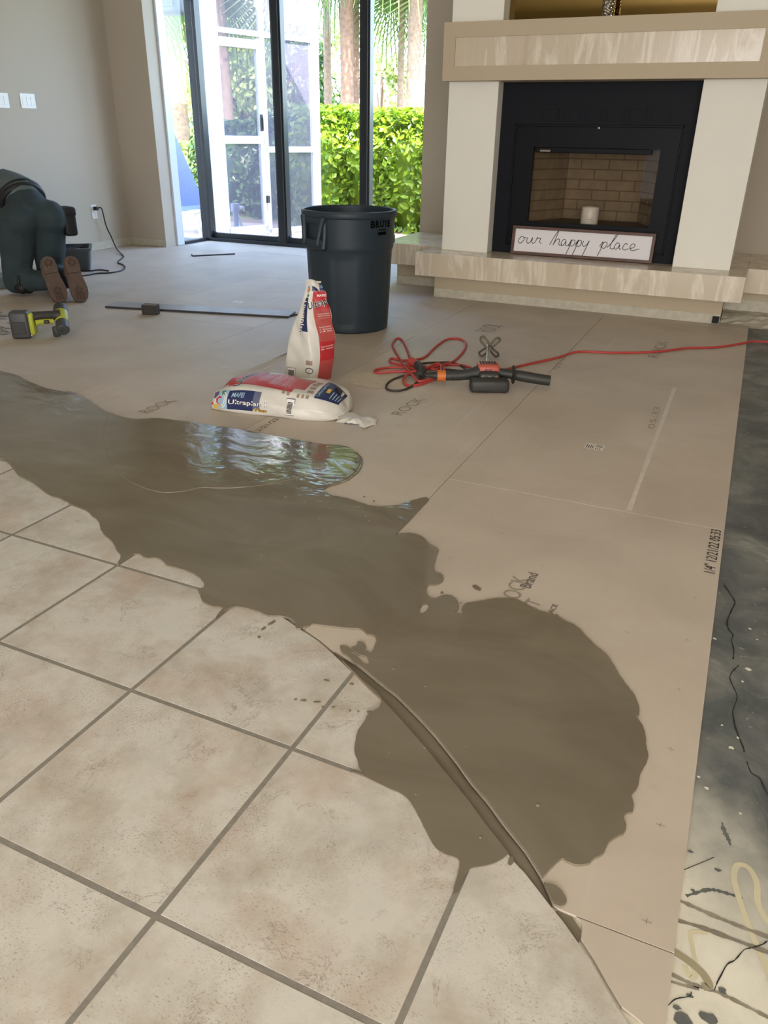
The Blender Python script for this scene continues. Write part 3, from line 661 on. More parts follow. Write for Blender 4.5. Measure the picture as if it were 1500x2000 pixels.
# mantel: painted border around a recessed travertine strip
MX0, MX1, MZ0, MZ1, MF = -2.087, -0.062, 1.418, 1.752, 5.575
bm = B(); box(bm, MX0, MX1, MF + 0.014, 5.84, MZ0, MZ1)
for b in ((MX0, MX1, MZ0, 1.502), (MX0, MX1, 1.666, MZ1), (MX0, -2.006, 1.502, 1.666), (-0.146, MX1, 1.502, 1.666)): box(bm, b[0], b[1], MF, MF + 0.016, b[2], b[3])
mt = fpart('mantel', bm, 'mantel'); fpart('mantel_inlay', bx(-2.006, -0.146, MF + 0.009, MF + 0.02, 1.502, 1.666), 'trav')
# black surround with a row of vents, an inner frame and glass
SX0, SX1 = XL1, XR0
OX0, OX1, OZ0, OZ1 = -1.475, -0.640, 0.548, 1.030       # glass opening
FX0, FX1, FZ0, FZ1 = -1.620, -0.515, 0.380, 1.168       # inner frame
bm = B()
for b in ((SX0, SX1, FZ1, MZ0 + 0.01), (SX0, SX1, HZ1, FZ0), (SX0, FX0, FZ0, FZ1), (FX1, SX1, FZ0, FZ1)): box(bm, b[0], b[1], PBK - 0.012, PBK + 0.03, b[2], b[3])
sur = fpart('firebox_surround', bm, 'black')
MT['black2'] = mat('black_frame_satin', (11, 13, 18), 0.5, spec=0.15)
bm = B()
for b in ((FX0, FX1, OZ1, FZ1), (FX0, FX1, FZ0, OZ0), (FX0, OX0, OZ0, OZ1), (OX1, FX1, OZ0, OZ1)): box(bm, b[0], b[1], PBK - 0.004, PBK + 0.025, b[2], b[3])
for b in ((FX0, FX1, FZ1 - 0.014, FZ1), (FX0, FX1, FZ0, FZ0 + 0.012), (FX0, FX0 + 0.012, FZ0, FZ1), (FX1 - 0.012, FX1, FZ0, FZ1)): box(bm, b[0], b[1], PBK - 0.018, PBK, b[2], b[3], 0.003)
fpart('door_frame', bm, 'black2')
for k in range(6):
    x = -1.475 + k * 0.142 + 0.035; bm = B()
    for b in ((x, x + 0.115, 1.190, 1.196), (x, x + 0.115, 1.256, 1.262), (x, x + 0.008, 1.196, 1.256), (x + 0.107, x + 0.115, 1.196, 1.256)): box(bm, b[0], b[1], PBK - 0.020, PBK - 0.010, b[2], b[3])
    o = fpart('vent', bm, 'black'); fpart('vent_louver', bx(x + 0.008, x + 0.107, PBK - 0.0135, PBK - 0.0115, 1.196, 1.256), 'black', o)
fpart('hood', bx(OX0 + 0.02, OX1 - 0.05, PBK - 0.03, PBK + 0.02, 0.995, 1.028, 0.004), 'black2'); fpart('name_plate', bx(-1.425, -1.355, PBK - 0.0325, PBK - 0.03, 1.0, 1.012), mat('plate_grey', (120, 112, 104), 0.4, 0.6))
fpart('door_knob', lathe(B(), [(0.001, 0), (0.006, 0), (0.006, .01), (0.001, .012)], 12, mtx=Matrix.Translation((-1.05, PBK - 0.004, 1.15)) @ Matrix.Rotation(math.radians(90), 4, 'X')), 'bluewhite')
fpart('fire_glass', bx(OX0, OX1, PBK + 0.010, PBK + 0.014, OZ0, OZ1), 'fglass')
# firebox liner with bricks
bm = B(); FB, fz0, fz1 = 6.30, 0.535, 1.16
P = {'a': (OX0 - 0.06, PBK + 0.03), 'b': (OX0 + 0.14, FB), 'c': (OX1 - 0.14, FB), 'd': (OX1 + 0.06, PBK + 0.03)}
def quad(bm, pts): bm.faces.new([bm.verts.new(p) for p in pts])
for a, b in (('a', 'b'), ('b', 'c'), ('c', 'd')): quad(bm, [(*P[a], fz0), (*P[b], fz0), (*P[b], fz1), (*P[a], fz1)])
quad(bm, [(*P[k], fz0) for k in 'abcd']); quad(bm, [(*P[k], fz1) for k in 'abcd'])
lin = fpart('firebox_liner', bm, 'brickj')
def brick_wall(A, Bp, rows, bw):
    A, Bp = Vector((*A, 0)), Vector((*Bp, 0)); d = Bp - A; L = d.length; d.normalize(); n = Vector((d.y, -d.x, 0)); bh = (fz1 - fz0) / rows
    for r in range(rows):
        s = -(bw / 2 if r % 2 else 0.0)
        while s < L:
            a, b = max(s, 0) + 0.004, min(s + bw, L) - 0.004; s += bw
            if b - a < 0.015: continue
            bm = B(); z0 = fz0 + r * bh + 0.004; z1 = z0 + bh - 0.008
            c = [(A + d * a), (A + d * b)]; dep = n * random.uniform(0.005, 0.009)
            lo = [bm.verts.new(c[0] + Vector((0, 0, z0))), bm.verts.new(c[1] + Vector((0, 0, z0))), bm.verts.new(c[1] + Vector((0, 0, z1))), bm.verts.new(c[0] + Vector((0, 0, z1)))]
            hi = [bm.verts.new(v.co + dep) for v in lo]; bm.faces.new(hi)
            for i in range(4): bm.faces.new((lo[i], lo[(i + 1) % 4], hi[(i + 1) % 4], hi[i]))
            fpart('brick', bm, 'brick', lin)
brick_wall(P['a'], P['b'], 9, 0.2); brick_wall(P['b'], P['c'], 9, 0.2); brick_wall(P['c'], P['d'], 9, 0.2)
# bare plaster strips at the foot of the hearth base
scar('trim_3', (-2.085, 5.59, 0), (-0.079, 5.59, 0), 0.062, 0.004, 'bare plaster strip along the foot of the hearth base')
scar('trim_4', (-2.558, 5.98, 0), (-2.085, 5.98, 0), 0.062, 0.004, 'short bare plaster strip under the hearth wing', 12)
scar('trim_5', (-0.079, 5.96, 0.035), (2.0, 5.96, 0.035), 0.075, 0.004, 'bare plaster strip under the right hearth wing')
# rough mortar ledge left on the slab beside the hearth base
bm = B(); nx, ny = 40, 9
gv = [[bm.verts.new((-0.075 + 2.0 * i / nx, 5.60 + 0.36 * j / ny + random.uniform(-.008, .008), max(ZB, (-0.005 if j < 2 else 0.0 + 0.034 * min(1, (j - 1) / 4)) + random.uniform(-.006, .006)))) for j in range(ny + 1)] for i in range(nx + 1)]
for i in range(nx):
    for j in range(ny): bm.faces.new((gv[i][j], gv[i + 1][j], gv[i + 1][j + 1], gv[i][j + 1]))
obj('mortar_residue', bm, 'plaster', floor)
obj('cut_box', bx(-0.125, -0.083, 5.575, 5.595, 0.005, 0.05), 'crack', floor)

# ================================================================== THINGS AT THE FIREPLACE
MT['mirror'] = mat('bronze_mirror', (142, 120, 74), 0.05, 1.0)
mir = obj('mirror_panel', bx(XL1 + 0.002, XR0 - 0.002, 5.80, 5.815, 1.755, 2.70), 'mirror'); tag(mir, 'bronze tinted mirror panel above the mantel between the pillars', 'mirror')
# silver vase on the mantel
t = NT('hammered_silver'); t.set(Base_Color=srgb(200, 194, 184), Metallic=1.0, Roughness=0.12); t.bump(t.vor(t.coord('Object'), 85), 0.9, 0.01); MT['silver'] = t.m
vc = py(1187, 30, 5.70)
va = obj('vase', lathe(B(), [(0.001, 0), (0.036, 0.0), (0.040, 0.006), (0.040, 0.20), (0.044, 0.30), (0.055, 0.42), (0.051, 0.425), (0.040, 0.31), (0.036, 0.2), (0.034, 0.02), (0.001, 0.015)], 40), 'silver', smooth=0.8)
va.location = (vc.x, 5.70, 1.752); tag(va, 'tall hammered silver vase standing on the mantel', 'vase')
# candle jar in the firebox
cc = py(1150, 436, 5.93)
cn = thing('candle_jar', 'white candle jar with pink wax inside the firebox', 'candle', (cc.x, 5.93, 0.536)); s = 0.060
MT['jar'] = mat('white_ceramic', (232, 230, 224), 0.3); MT['wax'] = mat('pink_wax', (206, 160, 140), 0.5)
obj('jar', lathe(B(), [(0.001, 0), (s * .94, 0), (s, 0.008), (s, 0.112), (s * .97, 0.115), (s * .93, 0.112), (s * .93, 0.10), (0.001, 0.10)], 40), 'jar', cn, smooth=0.8)
obj('wax', lathe(B(), [(0.001, 0.107), (s * .925, 0.107), (s * .925, 0.101)], 32), 'wax', cn)
dirc = Vector((-cc.x, -5.93, 0)).normalized(); a0 = math.atan2(dirc.y, dirc.x)
def cyl_map(a0, R, z0, eps=0.0006): return lambda c: ((R + eps) * math.cos(a0 + c[0] / R), (R + eps) * math.sin(a0 + c[0] / R), z0 + c[1])
obj('jar_label', map_mesh(norm_text(text_mesh('- - - -', 1, 0.01), 0.036, 0.004), lambda c: cyl_map(a0, s, 0.035)((c[0] - 0.018, c[1], 0))), 'ink', cn)
obj('jar_label', map_mesh(norm_text(text_mesh('- - - - -', 1, 0.0), 0.05, 0.003), lambda c: cyl_map(a0, s, 0.022)((c[0] - 0.025, c[1], 0))), 'inkf', cn)
# framed sign leaning on the surround
SGW, SGH = 0.985, 0.192
MT['walnut'] = mat('walnut_frame', (84, 56, 42), 0.5, var=0.25, scale=25); MT['signw'] = mat('sign_white', (226, 222, 224), 0.6)
sp = py(998, 499, 5.71)
sg = thing('framed_sign', 'long white wooden sign reading our happy place on the hearth', 'sign', (-1.068, 5.735, HZ1 + 0.001)); sg.rotation_euler = (math.radians(-7), 0, 0)
obj('panel', bx(-SGW / 2 + .01, SGW / 2 - .01, -0.008, 0.004, 0.01, SGH - 0.01), 'signw', sg)
for nm, b in (('frame_rail', (-SGW / 2, SGW / 2, 0, 0.020)), ('frame_rail', (-SGW / 2, SGW / 2, SGH - 0.020, SGH)), ('frame_stile', (-SGW / 2, -SGW / 2 + 0.020, 0.020, SGH - 0.020)), ('frame_stile', (SGW / 2 - 0.020, SGW / 2, 0.020, SGH - 0.020))):
    obj(nm, bx(b[0], b[1], -0.022, 0.006, b[2], b[3], 0.002), 'walnut', sg)
ST = [[(264, 30), (247, 38), (231, 22), (228, 6), (238, -1), (252, 4), (262, 20), (265, 33), (276, 29)], [(284, 35), (280, 14), (287, 1), (302, 6), (312, 26), (317, 35), (313, 12), (322, 2), (336, 12), (346, 38), (349, 31), (367, 35), (362, 14), (374, 4)],
      [(428, 0), (446, 38), (468, 78), (476, 88), (470, 66), (454, 14), (449, 0), (462, 24), (478, 37), (486, 29), (484, 8), (494, 1), (505, 8)], [(528, 32), (511, 36), (499, 18), (503, 1), (516, 6), (528, 28), (526, 7), (537, 1), (548, 12), (561, 38), (556, 10), (536, -48)],
      [(546, 0), (560, 31), (577, 36), (582, 20), (569, 1), (557, 4)], [(586, 12), (602, 38), (596, 8), (576, -48)], [(587, 0), (600, 31), (617, 36), (622, 20), (610, 1), (598, 4)], [(633, 35), (630, 14), (640, 4), (656, 16), (668, 38), (655, 0), (638, -46), (628, -58)],
      [(734, 10), (750, 37), (745, 0), (728, -44)], [(741, 4), (756, 32), (772, 35), (776, 20), (762, 1), (750, 4)], [(778, 6), (806, 40), (828, 74), (832, 85), (822, 80), (800, 30), (798, 5), (812, 1), (824, 10)], [(851, 32), (835, 36), (823, 18), (827, 1), (840, 6), (852, 28), (850, 7), (862, 2)],
      [(897, 30), (885, 36), (873, 20), (873, 5), (887, 0), (904, 9)], [(912, 8), (934, 17), (940, 30), (928, 37), (914, 22), (917, 3), (936, 0), (966, 11)]]
kx = (SGW - 0.04) / 832.0
for stq in ST:
    bm = B()
    P3 = [Vector(((x - 203) * kx - (SGW / 2 - 0.02), -0.0086, SGH * 0.40 + y * kx * 1.02)) for x, y in stq]
    tube(bm, P3, 0.0024, 6, smooth=6)
    obj('pen_stroke', bm, 'inkd', sg, smooth=3.2)

# ================================================================== LEFT WALL FITTINGS
def rocker_plate(name, y0, y1, z0, z1, n, label):
    t = thing(name, label, 'switch', (-5.97, (y0 + y1) / 2, z0)); w = y1 - y0; h = z1 - z0
    obj('cover_plate', bx(-0.001, 0.006, -w / 2, w / 2, 0, h, 0.003), 'white', t)
    for k in range(n):
        c = -w / 2 + w * (k + 0.5) / n if n > 1 else 0; c = (k - (n - 1) / 2) * 0.046
        obj('rocker', bx(0.004, 0.0085, c - 0.0165, c + 0.0165, h / 2 - 0.033, h / 2 + 0.033, 0.0015), 'white', t)
    return t
rocker_plate('light_switch', 5.607, 5.772, 1.245, 1.360, 3, 'white triple rocker light switch plate on the beige wall')
rocker_plate('light_switch', 5.36, 5.482, 1.240, 1.355, 2, 'white switch plate half out of view beside the triple switch')
ot = thing('wall_outlet', 'white outlet plate with a black plug on the beige wall', 'outlet', (-5.97, 6.299, 0.292))
obj('cover_plate', bx(-0.001, 0.006, -0.036, 0.036, 0, 0.13, 0.003), 'white', ot); obj('socket', bx(0.004, 0.0075, -0.017, 0.017, 0.018, 0.052, 0.003), 'white', ot); obj('socket', bx(0.004, 0.0075, -0.017, 0.017, 0.078, 0.112, 0.003), 'white', ot)
MT['rubber'] = mat('black_rubber', (22, 23, 26), 0.5)
cd = thing('power_cord', 'black power cord plugged into the wall outlet and trailing on the floor', 'cord', (-5.95, 6.30, 0.385))
obj('plug', bx(0.008 - 0.02, 0.05 - 0.02, -0.017, 0.017, -0.014, 0.020, 0.006), 'rubber', cd)
cp = [Vector((-5.93, 6.31, 0.39)), Vector((-5.90, 6.335, 0.385)), px(207, 440, -5.90), px(217, 462, -5.88), pz(228, 486, 0.03), pz(240, 499, 0.006), pz(240, 503, .006), pz(230, 512, .006), pz(240, 517, .006), pz(244, 523, .006), pz(235, 529, .006), pz(212, 533, .006), pz(190, 534, .006), pz(165, 538, .006), pz(130, 541, .006)]
obj('cable', tube(B(), [p - cd.location for p in cp], 0.006, 8, smooth=6), 'rubber', cd, smooth=3.2)
cp = [pz(212, 529, .006), pz(195, 527, .006), pz(175, 529, .006), pz(150, 529, .006), pz(130, 535, .006)]
obj('cable', tube(B(), [p - cd.location for p in cp], 0.006, 8, smooth=6), 'rubber', cd, smooth=3.2)

# ================================================================== GREY BIN
MT['bin'] = mat('dark_grey_plastic', (42, 53, 61), 0.45, var=0.04, scale=40, spec=0.3); MT['binlet'] = mat('moulded_letter', (4, 5, 6), 0.7, spec=0.05)
cB = pz(683, 636)
bn = thing('trash_bin', 'large dark grey plastic bin with moulded handles and BRUTE lettering', 'bin', (cB.x, cB.y, 0))
az = math.atan2(-cB.y, -cB.x)                    # direction towards the camera
def body_r(r, z, a):
    k = (math.cos((a - az) * 6 + 0.9) + 1) / 2; k = 1 / (1 + math.exp(-(k - 0.5) * 14))
    w = min(1, max(0, (z - 0.03) / 0.03)) * min(1, max(0, (0.455 - z) / 0.02))
    return r - 0.006 * k * w
prof = [(0.001, 0.004), (0.205, 0.004), (0.228, 0.0), (0.238, 0.008)] + [(0.239 + 0.019 * t, 0.02 + 0.44 * t) for t in np.linspace(0, 1, 24)] + [(0.259, 0.468), (0.266, 0.482), (0.267, 0.50), (0.270, 0.64), (0.271, 0.652), (0.281, 0.656), (0.284, 0.664), (0.284, 0.682), (0.280, 0.690), (0.273, 0.692), (0.266, 0.688), (0.264, 0.675)]
inner = [(0.264, 0.675), (0.262, 0.64), (0.252, 0.46), (0.234, 0.03), (0.001, 0.02)]
obj('body', lathe(B(), prof, 120, body_r), 'bin', bn, smooth=0.6); obj('inside', lathe(B(), inner, 72), 'bin', bn, smooth=0.6)
def bin_handle(a):
    Mz = Matrix.Rotation(a, 4, 'Z'); bm = B()
    # hood: two slanted webs joined by a top shelf under the rim and a grip lip at the bottom
    def arcpt(u, r, z): return Vector((r * math.cos(u), r * math.sin(u), z))
    W = 0.33
    lip = []
    n = 14
    def sweep(profile):        # profile: list of (r,z) closed, swept over +-W
        rings = [[bm.verts.new(Mz @ arcpt(-W + 2 * W * i / n, r, z)) for r, z in profile] for i in range(n + 1)]
        m_ = len(profile)
        for p_, q_ in zip(rings, rings[1:]):
            for k in range(m_): bm.faces.new((p_[k], p_[(k + 1) % m_], q_[(k + 1) % m_], q_[k]))
        bm.faces.new(rings[0][::-1]); bm.faces.new(rings[-1])
    sweep([(0.262, 0.475), (0.285, 0.482), (0.300, 0.498), (0.302, 0.530), (0.296, 0.540), (0.288, 0.530), (0.284, 0.505), (0.264, 0.498)])
    sweep([(0.266, 0.655), (0.284, 0.655), (0.287, 0.640), (0.280, 0.622), (0.274, 0.620), (0.268, 0.630)])
    for sgn in (-1, 1):
        pts = [(W * sgn, 0.283, 0.662), (W * 0.80 * sgn, 0.288, 0.60), (W * 0.62 * sgn, 0.297, 0.512)]
        tube(bm, [Mz @ arcpt(u, r, z) for u, r, z in pts], [0.020, 0.017, 0.014], 8, smooth=4)
        tube(bm, [Mz @ arcpt(W * sgn, 0.270, 0.655), Mz @ arcpt(W * sgn, 0.272, 0.57), Mz @ arcpt(W * 0.98 * sgn, 0.286, 0.49)], [0.014, 0.016, 0.017], 8, smooth=4)
    o = obj('handle', bm, 'bin', bn, smooth=0.7)
bin_handle(az - math.radians(50)); bin_handle(az + math.radians(130))
aT = az + math.radians(44)
for k, ch in enumerate('BRUTE'):
    me = norm_text(text_mesh(ch, 1, 0.05), 0.0300, 0.040)
    obj('letter', map_mesh(me, lambda c: cyl_map(aT - 0.30 + k * 0.122, 0.2695, 0.607, 0.001)((c[0], c[1], 0))), 'binlet', bn)
bm = B()
for a0_, a1_, z0_, z1_ in ((-0.11, 0.14, 0.592, 0.597), (-0.11, 0.14, 0.566, 0.584)):
    us = np.linspace(a0_, a1_, 7)
    for ua, ub in zip(us, us[1:]): bm.faces.new([bm.verts.new(Vector(cyl_map(aT, 0.2692, z, 0.0015)((u * .27, 0, 0)))) for u, z in ((ua, z0_), (ub, z0_), (ub, z1_), (ua, z1_))])
obj('emblem', bm, 'binlet', bn)

# ================================================================== BAGS OF COMPOUND
MT['bagw'] = mat('white_bag_plastic', (206, 202, 192), 0.38, var=0.05, scale=12, bump=0.25); MT['red'] = mat('print_red', (176, 40, 44), 0.4, var=0.05, scale=14); MT['redp'] = mat('print_pale_red', (172, 72, 68), 0.4)
MT['navy'] = mat('print_navy', (30, 42, 84), 0.4, var=0.08, scale=14); MT['txtw'] = mat('print_white', (228, 222, 216), 0.4); MT['txtp'] = mat('print_pink', (214, 150, 142), 0.4); MT['blk'] = mat('print_black', (22, 22, 26), 0.4)
MT['ylw'] = mat('print_yellow', (206, 166, 60), 0.4); MT['lblu'] = mat('print_light_blue', (150, 178, 196), 0.4); MT['vio'] = mat('print_violet', (92, 80, 116), 0.4); MT['grn'] = mat('print_green', (62, 112, 78), 0.4); MT['tan'] = mat('print_tan', (150, 130, 112), 0.4)
class Loft:
    """closed rings lofted along v; S(a, v) with a in [0,1) round the ring and v in [0,1]."""
    def __init__(s, rings, nv=40, na=64, wr=0.0, seed=0):
        # rings: list of lists of corner points with equal counts, evaluated with Catmull-Rom in v
        s.R = [[Vector(p) for p in r] for r in rings]; s.m = len(s.R[0]); s.nv = nv; s.na = na; s.wr = wr
        r = np.random.default_rng(seed); s.ph = r.uniform(0, 6.28, 12); s.fr = r.uniform(3, 14, 12); s.fv = r.uniform(2, 11, 12)
        s.cen = [sum(r_, Vector()) / s.m for r_ in s.R]; s.sg = 1.0; md_ = s.cen[len(s.cen) // 2]
        s.sg = math.copysign(1.0, sum(s.N(a, 0.5).dot(s.S0(a, 0.5) - md_) for a in (0.1, 0.35, 0.6, 0.85)))
    def corner(s, k, v):
        n = len(s.R); t = min(max(v, 0), 1) * (n - 1); i = min(int(t), n - 2); f = t - i
        g = lambda j: s.R[min(max(j, 0), n - 1)][k % s.m]
        p0, p1, p2, p3 = g(i - 1), g(i), g(i + 1), g(i + 2)
        return 0.5 * ((2 * p1) + (p2 - p0) * f + (2 * p0 - 5 * p1 + 4 * p2 - p3) * f * f + (3 * p1 - p0 - 3 * p2 + p3) * f ** 3)
    def S0(s, a, v):
        t = (a % 1.0) * s.m; i = int(t) % s.m; f = t - int(t)
        p0, p1, p2, p3 = s.corner(i - 1, v), s.corner(i, v), s.corner(i + 1, v), s.corner(i + 2, v)
        c = 0.5 * ((2 * p1) + (p2 - p0) * f + (2 * p0 - 5 * p1 + 4 * p2 - p3) * f * f + (3 * p1 - p0 - 3 * p2 + p3) * f ** 3)
        return c * 0.55 + (p1 * (1 - f) + p2 * f) * 0.45
    def N(s, a, v):
        e = 2e-3; d1 = s.S0(a + e, v) - s.S0(a - e, v); v0, v1 = max(v - e, 0), min(v + e, 1); d2 = s.S0(a, v1) - s.S0(a, v0)
        n = d1.cross(d2) * s.sg
        return n.normalized() if n.length > 1e-12 else Vector((0, 0, 1))
    def S(s, a, v, eps=0.0):
        w = 0.0
        for i in range(6): w += math.sin(s.ph[i] + s.fr[i] * a * 2 * math.pi * 0.5 + s.fv[i] * v * 3) / (1 + i * 0.5)
        return s.S0(a, v) + s.N(a, v) * (eps + s.wr * w * math.sin(math.pi * min(max(v, 0.05), 0.95)) ** 0.5 * 0.4)
    def mesh(s):
        bm = B(); G_ = [[bm.verts.new(s.S(j / s.na, i / s.nv)) for j in range(s.na)] for i in range(s.nv + 1)]
        for i in range(s.nv):
            for j in range(s.na): bm.faces.new((G_[i][j], G_[i][(j + 1) % s.na], G_[i + 1][(j + 1) % s.na], G_[i + 1][j]))
        bm.faces.new(G_[0][::-1]); bm.faces.new(G_[-1]); bmesh.ops.recalc_face_normals(bm, faces=bm.faces); return bm
    def patch(s, a0, a1, v0, v1, eps=0.0012, n=22, fn=None):
        bm = B(); G_ = []
        for i in range(n + 1):
            row = []
            for j in range(n + 1):
                u, w = i / n, j / n
                if fn: a, v = fn(u, w)
                else: a, v = a0 + (a1 - a0) * u, v0 + (v1 - v0) * w
                row.append(bm.verts.new(s.S(a, v, eps)))
            G_.append(row)
        for i in range(n):
            for j in range(n): bm.faces.new((G_[i][j], G_[i + 1][j], G_[i + 1][j + 1], G_[i][j + 1]))
        return bm
    def poly(s, pts, eps=0.0016):
        bm = B(); bm.faces.new([bm.verts.new(s.S(a, v, eps)) for a, v in pts]); return bm
    def text(s, txt, org, du, dv, eps=0.0020, bold=0.0, shear=0.0):
        """text with (a,v) = org + du * x + dv * y, x,y in 0..1 of the text box."""
        me = norm_text(text_mesh(txt, 1.0, bold, shear), 1.0, 1.0)
        bm = B(); bm.from_mesh(me); bpy.data.meshes.remove(me)
        bmesh.ops.subdivide_edges(bm, edges=[e for e in bm.edges if e.calc_length() > 0.12], cuts=1); bmesh.ops.triangulate(bm, faces=bm.faces)
        for v in bm.verts:
            x, y = v.co.x, v.co.y; v.co = s.S(org[0] + du[0] * x + dv[0] * y, org[1] + du[1] * x + dv[1] * y, eps)
        return bm

# --- the bag lying on its side.  ring corners: front-bottom, front-mid, front-top, back-top, back-bottom ; v runs left to right
fl, fr_ = pz(418, 801), pz(636, 826)
ax = (fr_ - fl); LB = ax.length; ax.normalize(); dp = Vector((-ax.y, ax.x, 0)); upv = Vector((0, 0, 1))
if dp.y < 0: dp = -dp
b1 = thing('compound_bag', 'full white and red bag of levelling compound lying on the boards', 'bag', tuple(fl + ax * LB / 2))
def ringL(t, d0, d1, z0, z1, zm=None, bulge=0.0):
    c = fl + ax * LB * t - b1.location
    zc = (z0 + z1) / 2
    return [c + dp * d0 + upv * z0, c + dp * (d0 - bulge) + upv * zc, c + dp * (d0 + 0.035) + upv * z1, c + dp * ((d0 + d1) / 2) + upv * (z1 + bulge * 1.5), c + dp * (d1 - 0.03) + upv * z1 * 0.98, c + dp * d1 + upv * zc, c + dp * (d1 - 0.01) + upv * z0, c + dp * ((d0 + d1) / 2) + upv * z0]
TSV = [-0.055, -0.02, 0.06, 0.22, 0.42, 0.62, 0.82, 0.97, 1.06, 1.10]
HTV = [0.048, 0.066, 0.088, 0.104, 0.106, 0.104, 0.100, 0.088, 0.060, 0.030]
DFV = [0.07, 0.008, 0.0, 0.0, 0.0, 0.0, 0.0, 0.012, 0.045, 0.09]; DBV = [0.21, 0.27, 0.30, 0.31, 0.31, 0.31, 0.30, 0.285, 0.26, 0.20]
rl = [ringL(t_, a_, b_, 0.0 if 1 < i_ < 8 else 0.006, h_, bulge=0.010 if 1 < i_ < 8 else 0.0) for i_, (t_, a_, b_, h_) in enumerate(zip(TSV, DFV, DBV, HTV))]
tv = lambda t_: float(np.interp(t_, TSV, np.linspace(0, 1, 10)))
L1 = Loft(rl, 60, 80, 0.0058, 5); obj('sack', L1.mesh(), 'bagw', b1, smooth=1.2)
# ring fractions: 0 bottom front edge, .125 front middle, .25 front top edge, .375 top middle, .5 back top edge
def redf(u, w):
    t_ = 0.10 + 0.58 * w; a_lo = 0.272 + 0.012 * math.sin(w * 4) - 0.012 * w; a_hi = 0.50 - 0.055 * min(1, max(0, (w - 0.30) / 0.10))
    return a_lo + (a_hi - a_lo) * u, tv(t_)
def pt(a0, a1, t0, t1, e=0.0012, n=14): return L1.patch(a0, a1, tv(t0), tv(t1), e, n)
def pp(pts, e=0.0022): return L1.poly([(a, tv(t_)) for a, t_ in pts], e)
def tx(s_, a, t_, da, dt, ha, ht, m_, e=0.0022, bold=0.0, shear=0.0):
    bm = L1.text(s_, (0, 0), (0, 0), (0, 0)); bm.free()
    me = norm_text(text_mesh(s_, 1.0, bold, shear), 1.0, 1.0); bm = B(); bm.from_mesh(me); bpy.data.meshes.remove(me); bmesh.ops.triangulate(bm, faces=bm.faces)
    for v in bm.verts:
        x, y = v.co.x, v.co.y; v.co = L1.S(a + da * x + ha * y, tv(t_ + dt * x + ht * y), e)
    return obj('lettering', bm, m_, b1)
obj('red_panel', L1.patch(0, 0, 0, 0, 0.0012, 30, redf), 'red', b1); obj('pale_panel', pt(0.29, 0.49, 0.02, 0.10), 'redp', b1); obj('pale_panel', pt(0.29, 0.44, 0.68, 0.77), 'redp', b1)
obj('navy_panel', pt(0.05, 0.225, 0.145, 0.37), 'navy', b1); obj('pale_panel', pt(0.07, 0.225, 0.37, 0.43), mat('print_grey_navy', (92, 98, 122), 0.4), b1)
obj('logo_ring', pt(0.045, 0.24, 0.055, 0.146, 0.0010), 'lblu', b1)
for m_, pts in (('red', [(0.115, 0.045), (0.155, 0.04), (0.18, 0.065), (0.17, 0.09), (0.13, 0.092), (0.10, 0.07)]), ('vio', [(0.17, 0.01), (0.225, 0.015), (0.23, 0.05), (0.19, 0.055), (0.16, 0.03)]), ('grn', [(0.19, 0.085), (0.228, 0.075), (0.228, 0.115), (0.18, 0.11)]), ('ylw', [(0.04, 0.02), (0.09, 0.02), (0.10, 0.07), (0.08, 0.095), (0.04, 0.09)]), ('red', [(0.08, -0.01), (0.12, -0.005), (0.12, 0.012), (0.09, 0.016)])):
    obj('logo_shape', pp(pts), m_, b1)
for k in range(2):
    obj('logo_ring', L1.patch(0, 0, 0, 0, 0.0018, 10, lambda u, w, k=k: (0.14 + (0.075 - 0.022 * k + 0.009 * u) * math.sin(-1.3 + 2.6 * w), tv(0.082 + (0.052 - .016 * k + 0.006 * u) * math.cos(-1.3 + 2.6 * w)))), 'txtw', b1)
tx('MAPEI', 0.165, 0.175, 0, 0.115, 0.04, 0, 'lblu', bold=0.02, shear=.2); tx('Ultraplan 1', 0.092, 0.155, 0, 0.34, 0.052, 0, 'blk', 0.0017, 0.07); tx('Ultraplan 1', 0.092, 0.157, 0, 0.335, 0.052, 0, 'txtw', 0.0024, 0.015)
tx('Plus', 0.048, 0.385, 0, 0.11, 0.035, 0, 'blk', 0.0017, 0.06); tx('Plus', 0.048, 0.387, 0, 0.106, 0.035, 0, 'ylw', 0.0024, 0.01)
tx('Ultrap', 0.262, 0.235, 0.19, 0.0, 0, -0.085, 'txtw', 0.0016, 0.07); tx('Ultrap', 0.262, 0.232, 0.19, 0.0, 0, -0.08, 'blk', 0.0024, 0.02)
for k, (t_, n_, a0_) in enumerate(((0.335, 4, 0.325), (0.455, 4, 0.305), (0.575, 3, 0.30))):
    for j in range(n_): tx(('Cement-based', 'Self-levelling', 'underlayment', 'and repair')[j], a0_, t_ + 0.028 * j, 0.12 - 0.02 * (j % 2), 0.012, 0, -0.018, 'txtw' if j < 3 else 'txtp')
obj('barcode', pp([(0.055, 0.655), (0.205, 0.655), (0.205, 0.73), (0.055, 0.73)], 0.0016), 'inkd', b1); obj('barcode', pp([(0.061, 0.659), (0.199, 0.659), (0.199, 0.726), (0.061, 0.726)], 0.0020), 'txtw', b1)
for k in range(9): obj('bar', pt(0.075 + k * 0.0115, 0.0815 + k * 0.0115, 0.672, 0.713, 0.0025, 2), 'blk', b1)
for (a, t_, w_) in ((0.235, 0.60, 0.03), (0.225, 0.645, 0.025), (0.215, 0.735, 0.022), (0.215, 0.775, 0.022), (0.215, 0.815, 0.022)): obj('mark', pt(a, a + 0.03, t_, t_ + w_, 0.0016, 4), 'tan', b1)
obj('navy_panel', pt(0.235, 0.44, 0.875, 1.06, 0.0014), 'navy', b1); tx('Ultraplan', 0.255, 0.915, 0.16, 0, 0, -0.032, 'lblu', bold=.02)
